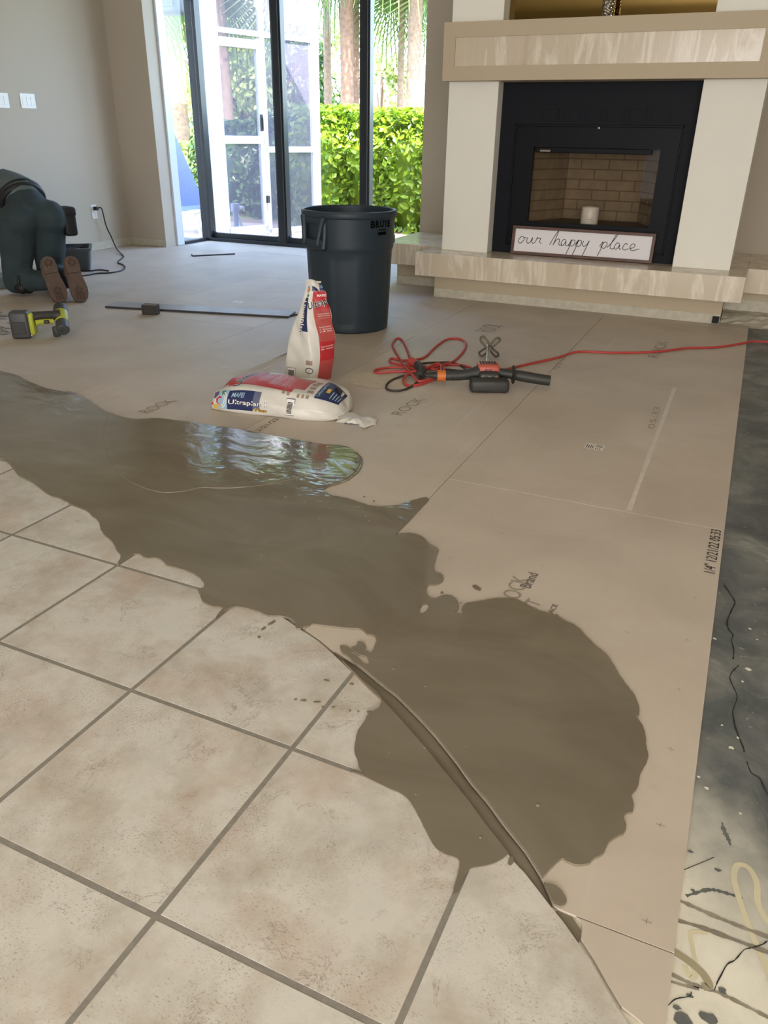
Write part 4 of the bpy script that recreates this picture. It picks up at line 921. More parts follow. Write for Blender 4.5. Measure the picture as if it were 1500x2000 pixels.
obj('mark', pt(0.31, 0.35, 0.935, 0.97, 0.0022, 4), 'ylw', b1); obj('barcode', pp([(0.35, 0.965), (0.43, 0.965), (0.43, 1.035), (0.35, 1.035)], 0.0022), 'txtw', b1)
for k in range(6): obj('bar', pt(0.358 + k * 0.011, 0.364 + k * 0.011, 0.976, 1.024, 0.0028, 2), 'blk', b1)
for k in range(4): obj('print_line', pt(0.262, 0.335, 0.985 + k * .018, 0.991 + k * .018, 0.0022, 4), 'lblu', b1)
for (a, t_) in ((0.27, 0.80), (0.31, 0.795), (0.35, 0.79), (0.39, 0.80)): obj('mark', pt(a, a + .025, t_, t_ + .05, 0.0016, 4), 'tan', b1)
# twisted end tuft
bm = B()
for k in range(7):
    e = Vector((0, 0, 0))
    tube(bm, [e + ax * (LB * 0.52) + dp * (0.06 + 0.012 * k) + upv * 0.018, e + ax * (LB * 0.58) + dp * (0.045 + 0.014 * k) + upv * (0.012 + 0.006 * (k % 3))], [0.012, 0.004], 6)
obj('end_fold', bm, 'bagw', b1, smooth=1.2)['kind'] = 'stuff'

# --- the half empty bag standing up
D0 = hdist(pz(605, 745))
b2 = thing('compound_bag', 'half empty white and red compound bag standing upright by the bin', 'bag', tuple(pz(605, 738)))
lev = [  # y(px), left, mid crease, right silhouettes
    (741, 556, 606, 646), (700, 560, 607, 652), (660, 566, 603, 654), (625, 578, 600, 648), (590, 590, 602, 641), (566, 596, 607, 633), (549, 598, 608, 626)]
rl2 = []
for i, (y, xl, xm, xr) in enumerate(lev):
    k = i / (len(lev) - 1); dl = D0 + 0.045 * (1 - k); dm = D0 - 0.055 * (1 - k) ** 1.2; dr = D0 + 0.03 * (1 - k); db = D0 + 0.12 * (1 - k) + 0.012
    zc = pd(605, y, D0).z if i else 0.0
    cor = []
    for xx, dd in ((xl, dl), (xm, dm), (xr, dr), ((xl + xr) / 2 + 6, db)):
        p = pd(xx, y, dd); p.z = max(zc, 0.0) if i else 0.001; cor.append(p - b2.location)
    rl2.append([cor[0], cor[0].lerp(cor[1], .5), cor[1], cor[1].lerp(cor[2], .5) + Vector((0.006, -0.012, 0)) * (1 - k), cor[2], cor[2].lerp(cor[3], .5), cor[3], cor[3].lerp(cor[0], .5)])
L2 = Loft(rl2, 50, 72, 0.0048, 9); obj('sack', L2.mesh(), 'bagw', b2, smooth=1.2)
# ring fractions: 0 left corner, .25 crease, .5 right corner
def band(a0, a1, v0, v1): return lambda u, w: (a0(w) + (a1(w) - a0(w)) * u, v0 + (v1 - v0) * w)
lfv = lambda v: 0.325 + 0.025 * math.sin(v * 6.0)
for v0_, v1_, m_ in ((0.02, 0.16, 'redp'), (0.16, 0.31, 'red'), (0.31, 0.60, 'redp'), (0.60, 0.815, 'red')):  # bands alternate between pale and deep red up the bag
    obj('red_panel' if m_ == 'red' else 'pale_panel', L2.patch(0, 0, 0, 0, 0.0012, 14, lambda u, w: (lfv(v0_ + (v1_ - v0_) * w) + (0.505 - lfv(v0_ + (v1_ - v0_) * w)) * u, v0_ + (v1_ - v0_) * w)), m_, b2)
obj('navy_panel', L2.patch(0.27, 0.505, 0.82, 0.955), 'navy', b2)
obj('lettering', L2.text('PLUS', (0.34, 0.865), (0.15, 0), (0, 0.045), bold=.03), 'lblu', b2); obj('lettering', L2.text('MAPEI', (0.36, 0.735), (0.13, 0.0), (0, 0.036), bold=.03, shear=.2), 'txtw', b2)
obj('lettering', L2.text('Ultrapl', (0.262, 0.575), (0.235, 0.06), (-0.015, 0.088), 0.0018, bold=.06), 'txtw', b2); obj('lettering', L2.text('Ultrapl', (0.262, 0.575), (0.235, 0.06), (-0.015, 0.088), 0.0026, bold=.02), 'blk', b2)
for v, tx, m_ in ((0.55, 'Cement-based', 'txtw'), (0.53, 'Self-levelling', 'txtw'), (0.51, 'underlayment', 'txtp'), (0.43, 'Autonivelant', 'txtw'), (0.41, 'a base', 'txtw'), (0.39, 'de', 'txtw'), (0.26, 'Sous-couche', 'txtw'), (0.24, 'de nivel', 'txtw')):
    obj('lettering', L2.text(tx, (0.36, v), (0.115, 0.008), (0, 0.013)), m_, b2)
obj('navy_panel', L2.patch(0, 0, 0, 0, 0.0012, 14, band(lambda w: 0.135, lambda w: 0.245, 0.40, 0.72)), 'navy', b2)
obj('lettering', L2.text('Ultraplan', (0.115, 0.68), (-0.01, -0.30), (0.085, 0.0), 0.0018, bold=.05), 'blk', b2); obj('lettering', L2.text('Ultraplan', (0.115, 0.68), (-0.01, -0.30), (0.085, 0), 0.0026, bold=.01), 'txtw', b2)
for m_, pts in (('ylw', [(0.11, 0.80), (0.18, 0.80), (0.18, 0.85), (0.11, 0.85)]), ('red', [(0.17, 0.78), (0.235, 0.80), (0.23, 0.86), (0.18, 0.85)]), ('vio', [(0.14, 0.855), (0.20, 0.86), (0.20, 0.89), (0.14, 0.89)]), ('grn', [(0.19, 0.735), (0.24, 0.735), (0.24, 0.77), (0.19, 0.765)]), ('lblu', [(0.13, 0.73), (0.19, 0.72), (0.18, 0.76), (0.13, 0.77)])):
    obj('logo_shape', L2.poly(pts, 0.0016), m_, b2)
obj('barcode', L2.poly([(0.035, 0.03), (0.105, 0.03), (0.105, 0.10), (0.035, 0.10)], 0.0016), 'inkf', b2); obj('barcode', L2.poly([(0.039, 0.034), (0.101, 0.034), (0.101, 0.096), (0.039, 0.096)], 0.002), 'txtw', b2)
for k in range(7): obj('bar', L2.patch(0.047 + k * .007, 0.051 + k * .007, 0.045, 0.085, 0.0025, 2), 'blk', b2)
obj('mark', L2.patch(0.20, 0.265, 0.135, 0.165, 0.0016, 6), 'tan', b2); obj('mark', L2.patch(0, 0, 0, 0, 0.0016, 10, lambda u, w: (0.235 + (0.035 + .006 * u) * math.cos(6.28 * w), 0.10 + (0.014 + .005 * u) * math.sin(6.28 * w))), 'blk', b2)
# rolled top flap
tp = [pd(598, 549, D0 + .01), pd(607, 548, D0 - .005), pd(616, 551, D0 - .01), pd(624, 559, D0 - .015)]
bm = B(); prev = None
for p in crom(tp, 4):
    q = p - b2.location; cur = [bm.verts.new(q + Vector((0, 0, 0.006))), bm.verts.new(q + Vector((0.006, -0.012, -0.004))), bm.verts.new(q + Vector((0.005, -0.008, -0.022)))]
    if prev:
        for i in range(2): bm.faces.new((prev[i], cur[i], cur[i + 1], prev[i + 1]))
    prev = cur
obj('top_flap', bm, 'bagw', b2, smooth=1.2)

# ================================================================== TORN SCRAP
tc = pz(697, 822); sc = thing('torn_bag_scrap', 'small torn white scrap of bag with black print beside the full bag', 'scrap', (tc.x, tc.y, 0))
out = [(655, 827), (660, 820), (664, 808), (669, 805), (690, 811), (705, 817), (722, 817), (738, 820), (735, 827), (733, 832), (729, 831), (712, 838), (705, 834), (695, 829), (684, 829), (673, 828), (664, 825)]
P2 = [pz(x, y, 0.0) - sc.location for x, y in out]
bm = B(); rings = []
for z0, k in ((0.0005, 1.0), (0.010, 0.9), (0.016, 0.55)):
    rings.append([bm.verts.new((p.x * k, p.y * k, z0 + 0.005 * math.sin(i * 1.9) * (1 if k < 1 else 0.5) + (0.002 if k == 1 else 0))) for i, p in enumerate(P2)])
cv = bm.verts.new((0, 0, 0.016)); n = len(P2)
for a, b in zip(rings, rings[1:]):
    for i in range(n): bm.faces.new((a[i], a[(i + 1) % n], b[(i + 1) % n], b[i]))
for i in range(n): bm.faces.new((rings[-1][i], rings[-1][(i + 1) % n], cv))
for v in bm.verts: v.co.z = max(v.co.z, 0.0004)
obj('torn_sheet', bm, 'bagw', sc, smooth=0.7)
a_, b_ = pz(680, 831, 0.017) - sc.location, pz(700, 834, 0.016) - sc.location; dd = (b_ - a_); LL = dd.length; dd.normalize(); nn_ = Vector((-dd.y, dd.x, 0.0))
obj('lettering', map_mesh(norm_text(text_mesh('MAPEI', 1, 0.03, 0.2), LL, 0.016), lambda c: tuple(a_ + dd * c[0] + nn_ * c[1] + Vector((0, 0.006, 0.004)))), 'navy', sc)
bm = B(); q0 = pz(674, 829, 0.0165) - sc.location + Vector((0, 0.006, 0.004)); bmesh.ops.create_circle(bm, cap_ends=True, segments=14, radius=0.007, matrix=Matrix.Translation(q0)); obj('logo_mark', bm, 'navy', sc)

# ================================================================== MIXING DRILL
MT['tred'] = mat('tool_red', (176, 84, 66), 0.45, var=0.1, scale=20); MT['tblk'] = mat('tool_black', (46, 46, 42), 0.55, var=0.15, scale=30); MT['torg'] = mat('tool_orange', (196, 104, 40), 0.5); MT['steel'] = mat('steel', (190, 186, 178), 0.25, 1.0); MT['dsteel'] = mat('dirty_steel', (104, 98, 84), 0.6, 0.3, var=0.2, scale=30)
mo = pz(955, 766); mc_h = math.atan2(HD.y, HD.x) - math.pi / 2
md = thing('mixing_drill', 'red and black mixing drill with two handles lying on the boards', 'drill', (mo.x, mo.y, 0), mc_h)   # local +x right, +y away
mk = hdist(mo) / FPX * 1.07                                        # metres per pixel here
obj('rear_cap', bx(-0.092, 0.092, -0.025, 0.055, 0.0, 0.062, 0.016, 3), 'tblk', md, smooth=0.7)
bm = B(); box(bm, -0.048, 0.055, 0.04, 0.115, 0.02, 0.082, 0.018, 3); obj('gear_housing', bm, 'tblk', md, smooth=0.7)
obj('motor_housing', bx(-0.052, 0.058, 0.075, 0.165, 0.040, 0.108, 0.018, 3), 'tred', md, smooth=0.7)
for k in range(6): obj('vent_slot', bx(-0.038 + k * 0.014, -0.030 + k * 0.014, 0.10, 0.15, 0.106, 0.1095), 'tblk', md)
obj('name_print', map_mesh(norm_text(text_mesh('E5', 1, 0.02), 0.036, 0.018), lambda c: (-0.016 + c[0], 0.0742, 0.072 + c[1])), 'blk', md)
for k in range(3): obj('screw', lathe(B(), [(0.001, 0), (0.009, 0), (0.009, 0.004), (0.001, 0.005)], 12, mtx=Matrix.Translation((-0.03 + k * 0.033, 0.040, 0.062)) @ Matrix.Rotation(math.radians(90), 4, 'X')), 'dsteel', md)
obj('grip', tube(B(), [(-0.045, 0.10, 0.066), (-0.09, 0.09, 0.060), (-0.15, 0.085, 0.054), (-0.205, 0.085, 0.052)], [0.034, 0.026, 0.024, 0.023], 16, smooth=5), 'tblk', md, smooth=0.8)
obj('grip_collar', tube(B(), [(-0.203, 0.085, 0.052), (-0.243, 0.085, 0.052)], 0.0265, 16), 'torg', md, smooth=0.8); obj('strain_relief', tube(B(), [(-0.242, 0.085, 0.052), (-0.262, 0.085, 0.052), (-0.298, 0.095, 0.050)], [0.02, 0.014, 0.009], 12, smooth=3), 'tblk', md, smooth=0.8)
sh_ = [(0.05, 0.11, 0.066), (0.12, 0.09, 0.062)]
obj('side_handle_rod', tube(B(), sh_, 0.022, 14), 'tblk', md, smooth=0.8)
obj('side_handle_flange', lathe(B(), [(0.001, -0.006), (0.042, -0.004), (0.046, 0.0), (0.042, 0.005), (0.001, 0.008)], 20, mtx=Matrix.Translation((0.122, 0.09, 0.062)) @ Matrix.Rotation(math.radians(90), 4, 'Y')), 'tblk', md, smooth=0.8)
obj('side_handle_grip', tube(B(), [(0.124, 0.09, 0.062), (0.16, 0.08, 0.058), (0.25, 0.065, 0.048), (0.295, 0.06, 0.044)], [0.022, 0.026, 0.025, 0.025], 16, smooth=4), 'tblk', md, smooth=0.8)
obj('chuck', lathe(B(), [(0.001, 0), (0.026, 0), (0.024, 0.04), (0.014, 0.06), (0.001, 0.06)], 18, mtx=Matrix.Translation((0.008, 0.160, 0.072)) @ Matrix.Rotation(math.radians(-90), 4, 'X')), 'tblk', md, smooth=0.8)
pe = Vector((0.066, 0.60, 0.062)); ps_ = Vector((0.008, 0.19, 0.072))
obj('shaft', tube(B(), [ps_, pe + Vector((0, 0.06, 0))], 0.009, 12), 'steel', md, smooth=0.8)
sdv = (pe - ps_).normalized(); uu = Vector((0, 0, 1)); rr = sdv.cross(uu).normalized(); uu = rr.cross(sdv)
for k in range(4):
    a = math.radians(42 + 90 * k); d_ = rr * math.cos(a) + uu * math.sin(a); t_ = rr * -math.sin(a) + uu * math.cos(a)
    loop = [pe + d_ * 0.010 + t_ * 0.010, pe + d_ * 0.056 + t_ * 0.016 + sdv * .02, pe + d_ * 0.070 + t_ * 0.006 + sdv * .03, pe + d_ * 0.064 - t_ * 0.010 + sdv * .04, pe + d_ * 0.012 - t_ * 0.010 + sdv * .02]
    bm = B(); 
    for p_, q_ in zip(loop, loop[1:]): tube(bm, [p_, q_], 0.0062, 6)
    obj('paddle_blade', bm, 'dsteel', md, smooth=0.6)
obj('paddle_hub', tube(B(), [pe - sdv * 0.03, pe + sdv * .05], 0.013, 12), 'dsteel', md, smooth=0.8)

# ================================================================== CORDS
MT['redc'] = mat('red_cord', (178, 62, 56), 0.5, var=0.06, scale=30); MT['blkc'] = mat('dark_cord', (52, 42, 38), 0.55)
def cord(name, label, pts, r, m, z=None, cat='cord'):
    P_ = []
    for q in pts:
        zz = q[2] if len(q) > 2 else r; P_.append(pz(q[0], q[1], zz))
    o = thing(name, label, cat, (P_[0].x, P_[0].y, 0))
    obj('cable', tube(B(), [p - o.location for p in P_], r, 8, smooth=6), m, o, smooth=3.2); return o
E_ = cord('extension_cord', 'red extension cord coiled beside the bin and running off past the mixing drill', [(1560, 672), (1500, 668), (1470, 667), (1440, 672), (1400, 678), (1340, 680), (1280, 687), (1200, 689), (1130, 687), (1090, 698), (1050, 707), (1010, 716), (985, 722, .02), (960, 726, .02), (930, 722), (905, 714), (880, 712), (850, 716), (832, 722, .012), (812, 721, .012), (790, 718, .012), (760, 718), (735, 722), (735, 728), (770, 726, .012), (820, 724, .012), (860, 713, .02), (885, 706), (902, 690), (910, 675), (905, 665), (890, 661), (870, 664), (850, 678), (830, 697), (812, 702), (785, 704), (765, 700), (762, 707), (780, 712, .012), (830, 716, .018), (850, 722, .018), (866, 716, .018), (864, 730, .012), (845, 742), (815, 752), (795, 752), (788, 742, .012), (800, 728, .024), (825, 722, .028), (855, 710, .028), (862, 722, .028), (850, 735, .02), (820, 745, .012), (808, 735, .02), (790, 715, .026), (777, 695), (767, 675), (772, 663), (780, 661), (788, 668), (798, 690), (802, 705, .02), (812, 716, .03)], 0.0065, 'redc')
obj('socket_end', tube(B(), [pz(803, 706, .03) - E_.location, pz(818, 714, .03) - E_.location], [0.024, 0.020], 12), 'redc', E_, smooth=0.8)
K_ = cord('power_cord', 'dark brown power cord tangled in the red cord and joined to the drill grip', [(884, 738, .05), (872, 734, .04), (862, 728, .016), (872, 722), (900, 724, .012), (909, 722), (900, 714), (880, 708), (860, 708), (830, 709), (815, 715, .02), (822, 728, .02), (845, 736, .016), (860, 742), (850, 741), (830, 742), (824, 738, .012), (840, 730, .02), (862, 726, .02), (845, 730, .022), (800, 732, .018), (770, 740), (755, 752), (758, 761), (780, 763), (802, 756), (818, 742, .012), (822, 730, .02), (822, 722, .03)], 0.0055, 'blkc')
obj('plug_end', tube(B(), [pz(815, 712, .032) - K_.location, pz(823, 724, .03) - K_.location, pz(820, 731, .025) - K_.location], [0.020, 0.025, 0.016], 12), 'tblk', K_, smooth=0.8)

# ================================================================== CORDLESS DRILL
MT['lime'] = mat('lime_plastic', (168, 172, 52), 0.45, var=0.05, scale=30); MT['char'] = mat('charcoal_plastic', (64, 66, 68), 0.5, var=0.06, scale=30)
do_ = pz(50, 663)
dr = thing('cordless_drill', 'lime and charcoal cordless drill lying on its side near the wet edge', 'drill', (do_.x, do_.y, 0), mc_h + math.radians(8))
obj('battery', bx(-0.075, 0.032, 0.0, 0.085, 0.0, 0.155, 0.018, 3), 'char', dr, smooth=0.7); obj('battery_latch', bx(0.030, 0.036, 0.015, 0.045, 0.012, 0.055, 0.003), 'paper', dr); obj('battery_latch', bx(0.030, 0.036, 0.015, 0.045, 0.095, 0.125, 0.003), 'tblk', dr)
obj('battery_plate', bx(-0.06, 0.012, -0.003, 0.002, 0.03, 0.10, 0.003), 'tblk', dr)
obj('foot', bx(0.028, 0.058, 0.005, 0.080, 0.02, 0.145, 0.012, 3), 'lime', dr, smooth=0.7)
obj('handle', tube(B(), [(0.05, 0.045, 0.118), (0.095, 0.06, 0.122), (0.15, 0.085, 0.118), (0.18, 0.10, 0.115)], [0.030, 0.025, 0.026, 0.034], 16, smooth=4), 'tblk', dr, smooth=0.8)
obj('handle_trim', tube(B(), [(0.06, 0.035, 0.088), (0.10, 0.05, 0.090), (0.15, 0.07, 0.088)], [0.020, 0.016, 0.016], 12, smooth=3), 'lime', dr, smooth=0.8)
obj('trigger', bx(0.105, 0.135, 0.03, 0.05, 0.08, 0.10, 0.006), 'tblk', dr, smooth=0.7)
hdm = Matrix.Translation((0.185, 0.12, 0.10)) @ Matrix.Rotation(math.radians(118), 4, 'X') @ Matrix.Rotation(math.radians(12), 4, 'Y')
obj('motor', lathe(B(), [(0.001, -0.095), (0.036, -0.09), (0.040, -0.07), (0.040, -0.03), (0.001, -0.03)], 24, mtx=hdm), 'tblk', dr, smooth=0.8); obj('motor_shell', lathe(B(), [(0.001, -0.03), (0.041, -0.03), (0.042, 0.02), (0.036, 0.05), (0.001, 0.05)], 24, mtx=hdm), 'lime', dr, smooth=0.8)
ck = obj('chuck', lathe(B(), [(0.001, 0.05), (0.034, 0.05), (0.036, 0.06), (0.036, 0.115), (0.030, 0.125), (0.016, 0.125), (0.012, 0.118), (0.001, 0.118)], 24, lambda r, z, a: r * (1 + 0.03 * (math.sin(a * 12) > 0) * (r > .03)), mtx=hdm), 'char', dr, smooth=0.5)
obj('motor_foot', bx(0.14, 0.18, 0.045, 0.075, 0.0, 0.06, 0.01, 2), 'tblk', dr, smooth=0.7)

# ================================================================== PLANK, BLOCK, LOOSE STRIPS
MT['plank'] = mat('grey_plank', (150, 150, 154), 0.35, var=0.06, scale=8); MT['plankd'] = mat('plank_edge', (40, 42, 46), 0.6)
A_, Bq = pz(205, 598, 0.012), pz(563, 618, 0.012); A_.z = Bq.z = 0; pd_ = (Bq - A_); PL = pd_.length; pa = math.atan2(pd_.y, pd_.x)
plk = thing('floor_plank', 'long pale grey floor plank with a dark edge lying on the boards', 'plank', tuple(A_), pa)
obj('plank_face', bx(0, PL, 0.004, 0.17, 0.004, 0.0135), 'plank', plk); obj('plank_edge', bx(0, PL, 0.0, 0.005, 0.0, 0.0125), 'plankd', plk); obj('plank_back', bx(0, PL, 0.003, 0.17, 0.0, 0.0045), 'plankd', plk)
a1, b1_ = pz(564, 617, .004), pz(600, 609, .004)
stp = obj('loose_strip', tube(B(), [Vector((0, 0, 0.004)), b1_ - a1 + Vector((0, 0, 0.004 - (b1_ - a1).z))], 0.005, 4), 'plankd'); stp.location = (a1.x + .012, a1.y - 0.012, 0.001); tag(stp, 'short dark strip touching the end of the grey plank', 'strip')
a1, b1_ = pz(377, 501, 0), pz(459, 497, 0); bm = B(); tube(bm, [(0, 0, 0.005), (b1_ - a1) + Vector((0, 0, 0.005))], 0.007, 4); tube(bm, [(0, 0, 0.005), pz(374, 498, 0) - a1 + Vector((0, 0, 0.005))], 0.006, 4)
stp = obj('loose_strip', bm, 'plankd'); stp.location = (a1.x, a1.y, 0.0); tag(stp, 'thin bent dark strip lying on the floor before the glass doors', 'strip')
tb = pz(304, 611); blk = thing('ribbed_block', 'small dark ribbed rubber block standing in front of the grey plank', 'block', (tb.x - .0, tb.y - 0.045, 0), pa)
obj('block_body', bx(-0.052, 0.052, -0.03, 0.03, 0.0, 0.062, 0.006), mat('ribbed_rubber', (62, 54, 52), 0.7, var=0.2, scale=60, bump=0.4), blk)
for k in range(9): obj('rib', bx(-0.048 + k * 0.0115, -0.042 + k * 0.0115, -0.033, -0.028, 0.004, 0.058, 0.001), 'tblk', blk)
obj('block_top', bx(-0.047, 0.047, -0.026, 0.026, 0.060, 0.066, 0.003), mat('dusty_top', (116, 102, 92), 0.8, var=0.2, scale=60), blk)

# ================================================================== KNEELING PERSON
MT['pants'] = mat('dark_work_trousers', (44, 58, 62), 0.85, var=0.12, scale=9, bump=0.3); MT['shirt'] = mat('grey_green_shirt', (86, 98, 100), 0.85, var=0.08, scale=10, bump=0.25); MT['skin'] = mat('skin', (176, 128, 104), 0.55, var=0.04, scale=30); MT['hair'] = mat('dark_hair', (40, 34, 30), 0.7, var=0.2, scale=80)
MT['leather'] = mat('tan_boot_leather', (108, 88, 72), 0.75, var=0.12, scale=25, bump=0.2); MT['solem'] = mat('brown_boot_sole', (92, 76, 66), 0.85, var=0.15, scale=40, bump=0.3); MT['lug'] = mat('worn_tread', (62, 46, 42), 0.85); MT['beltm'] = mat('black_belt', (16, 20, 22), 0.6)
def blob_mesh(chains, vox=0.014, it=6, name='blob'):
    bm = B()
    for ch in chains:
        pts = [(Vector(p), r) for p, r in ch]
        for (p, r), (q, s) in zip(pts, pts[1:]) if len(pts) > 1 else [(pts[0], pts[0])]:
            n = max(1, int((q - p).length / (min(r, s) * 0.35)))
            for i in range(n + 1):
                t_ = i / n; bmesh.ops.create_icosphere(bm, subdivisions=2, radius=r + (s - r) * t_, matrix=Matrix.Translation(p.lerp(q, t_)))
    me = bpy.data.meshes.new(name); bm.to_mesh(me); bm.free(); o = bpy.data.objects.new(name, me); COL.objects.link(o)
    m1 = o.modifiers.new('r', 'REMESH'); m1.mode = 'VOXEL'; m1.voxel_size = vox; m2 = o.modifiers.new('s', 'SMOOTH'); m2.factor = 0.6; m2.iterations = it
    r_ = bpy.data.meshes.new_from_object(o.evaluated_get(bpy.context.evaluated_depsgraph_get())); bpy.data.objects.remove(o); bpy.data.meshes.remove(me); return r_
PFv = Vector((-0.92, 0.39, 0)).normalized(); PS = Vector((PFv.y, -PFv.x, 0)); UZ = Vector((0, 0, 1))
nt, ft = pz(120, 592), pz(160, 591); mid = (nt + ft) / 2
person = thing('person', 'person in dark trousers and grey shirt kneeling and bending forward by the wall', 'person', (mid.x, mid.y, 0))
PO = person.location.copy()
def rel(*a):
    v = mid + PFv * a[0] + PS * a[1] + UZ * a[2]; return Vector((v.x, v.y, a[2])) - PO
cdir = Vector((-PO.x, -PO.y, 0)).normalized()
def boot_frame(toe, heel):
    t0 = toe - PO; h0 = heel - PO; Lv = h0 - t0; Ln = Lv.length; Lv.normalize()
    N_ = (-PFv * 0.6 + cdir * 0.8 + UZ * 0.15); N_ -= Lv * N_.dot(Lv); N_.normalize(); Sv = Lv.cross(N_)
    return (lambda u, w, d: t0 + Lv * (u * Ln) + Sv * w + N_ * d), Ln
BFn = boot_frame(Vector((nt.x, nt.y, 0.006)), pd(90, 503, hdist(nt) + 0.09)); BFf = boot_frame(Vector((ft.x, ft.y, 0.006)), pd(136, 502, hdist(ft) + 0.09))
anN, anF = BFn[0](0.62, 0, -0.16), BFf[0](0.62, 0, -0.16)
knN, knF = rel(0.53, -0.17, 0.092), rel(0.55, 0.09, 0.092)
hpN, hpF = rel(0.40, -0.125, 0.50), rel(0.40, 0.075, 0.50); pel = rel(0.41, -0.025, 0.555)
wst = rel(0.55, -0.03, 0.655); chs = rel(0.80, -0.03, 0.665); shl = rel(0.95, -0.03, 0.60)
tr = blob_mesh([[(pel, 0.150), (wst, 0.134)], [(hpN + PS * -.01, 0.130), (hpN.lerp(knN, .5), 0.116), (knN, 0.090)], [(hpF, 0.130), (hpF.lerp(knF, .5), 0.116), (knF, 0.090)], [(knN, 0.088), (knN.lerp(anN, .45) + UZ * .004, 0.080), (anN, 0.066)], [(knF, 0.088), (knF.lerp(anF, .45) + UZ * .004, 0.080), (anF, 0.066)],
                [(hpN - PFv * .05 + UZ * .03, 0.120)], [(hpF - PFv * .05 + UZ * .03, 0.120)]], 0.012, 7)
map_mesh(tr, lambda c: (c[0], c[1], max(c[2], 0.003)))
obj('trousers', tr, 'pants', person, smooth=3.2)
sL, sR = shl - PS * 0.19, shl + PS * 0.19
eL, eR = rel(1.02, -0.27, 0.33), rel(1.02, 0.21, 0.33); hL, hR = rel(1.22, -0.20, 0.045), rel(1.22, 0.14, 0.045)
sh2 = blob_mesh([[(wst - PFv * .03 + UZ * .005, 0.140), (wst.lerp(chs, .5) + UZ * .01, 0.150), (chs, 0.165), (shl, 0.135)], [(shl - PS * .08, 0.125), (sL, 0.085), (sL.lerp(eL, .6), 0.066)], [(shl + PS * .08, 0.125), (sR, 0.085), (sR.lerp(eR, .6), 0.066)]], 0.012, 6)
obj('shirt', sh2, 'shirt', person, smooth=3.2)
hd = rel(1.20, -0.03, 0.52)
ch = [[(shl, 0.07), (shl.lerp(hd, .55), 0.058), (hd, 0.088)], [(hd + UZ * .02, 0.092)], [(hd + PFv * .045 - UZ * .055, 0.062)], [(hd + PFv * .10 - UZ * .03, 0.016)], [(hd + PS * .088, 0.020)], [(hd - PS * .088, 0.020)]]
for s_, e_, h_, sg in ((sL, eL, hL, -1), (sR, eR, hR, 1)):
    ch += [[(s_.lerp(e_, .5), 0.050), (e_, 0.044), (e_.lerp(h_, .8), 0.030), (h_, 0.028)], [(h_, 0.030), (h_ + PFv * .07 - UZ * .010, 0.026)]]
    for k in range(4):
        b0 = h_ + PFv * .075 + PS * (k - 1.5) * 0.021 - UZ * .008; L_ = (0.062, 0.072, 0.068, 0.054)[k]
        ch.append([(b0, 0.0105), (b0 + PFv * L_ * .5 + UZ * .004, 0.0095), (b0 + PFv * L_ - UZ * .016, 0.008)])
    ch.append([(h_ + PFv * .02 - PS * sg * .028, 0.0125), (h_ + PFv * .055 - PS * sg * .055 - UZ * .012, 0.0105), (h_ + PFv * .08 - PS * sg * .060 - UZ * .022, 0.009)])
bd = blob_mesh(ch, 0.007, 3); map_mesh(bd, lambda c: (c[0], c[1], max(c[2], 0.002))); obj('body', bd, 'skin', person, smooth=3.2)
obj('hair', blob_mesh([[(hd + UZ * .03 - PFv * .012, 0.097)], [(hd - PFv * .035 + UZ * .0, 0.088)], [(hd + UZ * .055 + PFv * .02, 0.075)]], 0.009, 3), 'hair', person, smooth=3.2)
for sg in (-1, 1): obj('eye', lathe(B(), [(0.001, -.008), (0.008, 0), (0.001, .008)], 10, mtx=Matrix.Translation(hd + PFv * .093 + PS * sg * .032 - UZ * .005)), 'txtw', person)
# belt and hem
bc_ = pel.lerp(wst, 0.72); axs = (wst - pel).normalized(); bs = PS; bt = axs.cross(bs)
def hoop(c, ra, rb, r, m, nm, flat=1.0, par=None):
    bm = B(); P_ = [c + bs * ra * math.cos(t_) + bt * rb * math.sin(t_) for t_ in np.linspace(0, 2 * math.pi, 40)]
    tube(bm, P_, r, 8, False); return obj(nm, bm, m, par or person, smooth=3.2)
hoop(bc_, 0.140, 0.137, 0.022, 'beltm', 'belt'); hoop(bc_ + axs * .035, 0.141, 0.139, 0.020, 'beltm', 'shirt_hem')
pc = rel(0.36, 0.20, 0.50)
Mp = Matrix.Translation(pc) @ Matrix.Rotation(math.atan2(PFv.y, PFv.x), 4, 'Z')
pouch = obj('tool_pouch', bx(-0.07, 0.07, -0.045, 0.045, -0.10, 0.085, 0.02, 3, Mp), 'beltm', person, smooth=0.7); obj('pouch_flap', bx(-0.075, 0.075, -0.05, 0.05, 0.03, 0.095, 0.02, 3, Mp), 'beltm', pouch, smooth=0.7)
# knee pads and straps on the near leg
for kn, an in ((knN, anN), (knF, anF)):
    dv = (an - kn).normalized(); c = kn + dv * 0.10 + UZ * 0.004; sv = dv.cross(UZ).normalized(); uv = sv.cross(dv)
    bm = B(); tube(bm, [c + sv * .082 * math.cos(t_) + uv * .080 * math.sin(t_) for t_ in np.linspace(0, 2 * math.pi, 28)], 0.010, 6, False)
    map_ = [setattr(v, 'co', Vector((v.co.x, v.co.y, max(v.co.z, 0.003)))) for v in bm.verts]
    obj('knee_pad_strap', bm, 'beltm', person, smooth=3.2)
    obj('knee_pad', blob_mesh([[(kn + PFv * .015 - UZ * .030, 0.050), (kn - PFv * .10 - UZ * .030, 0.048)]], 0.012, 3), 'beltm', person, smooth=3.2)
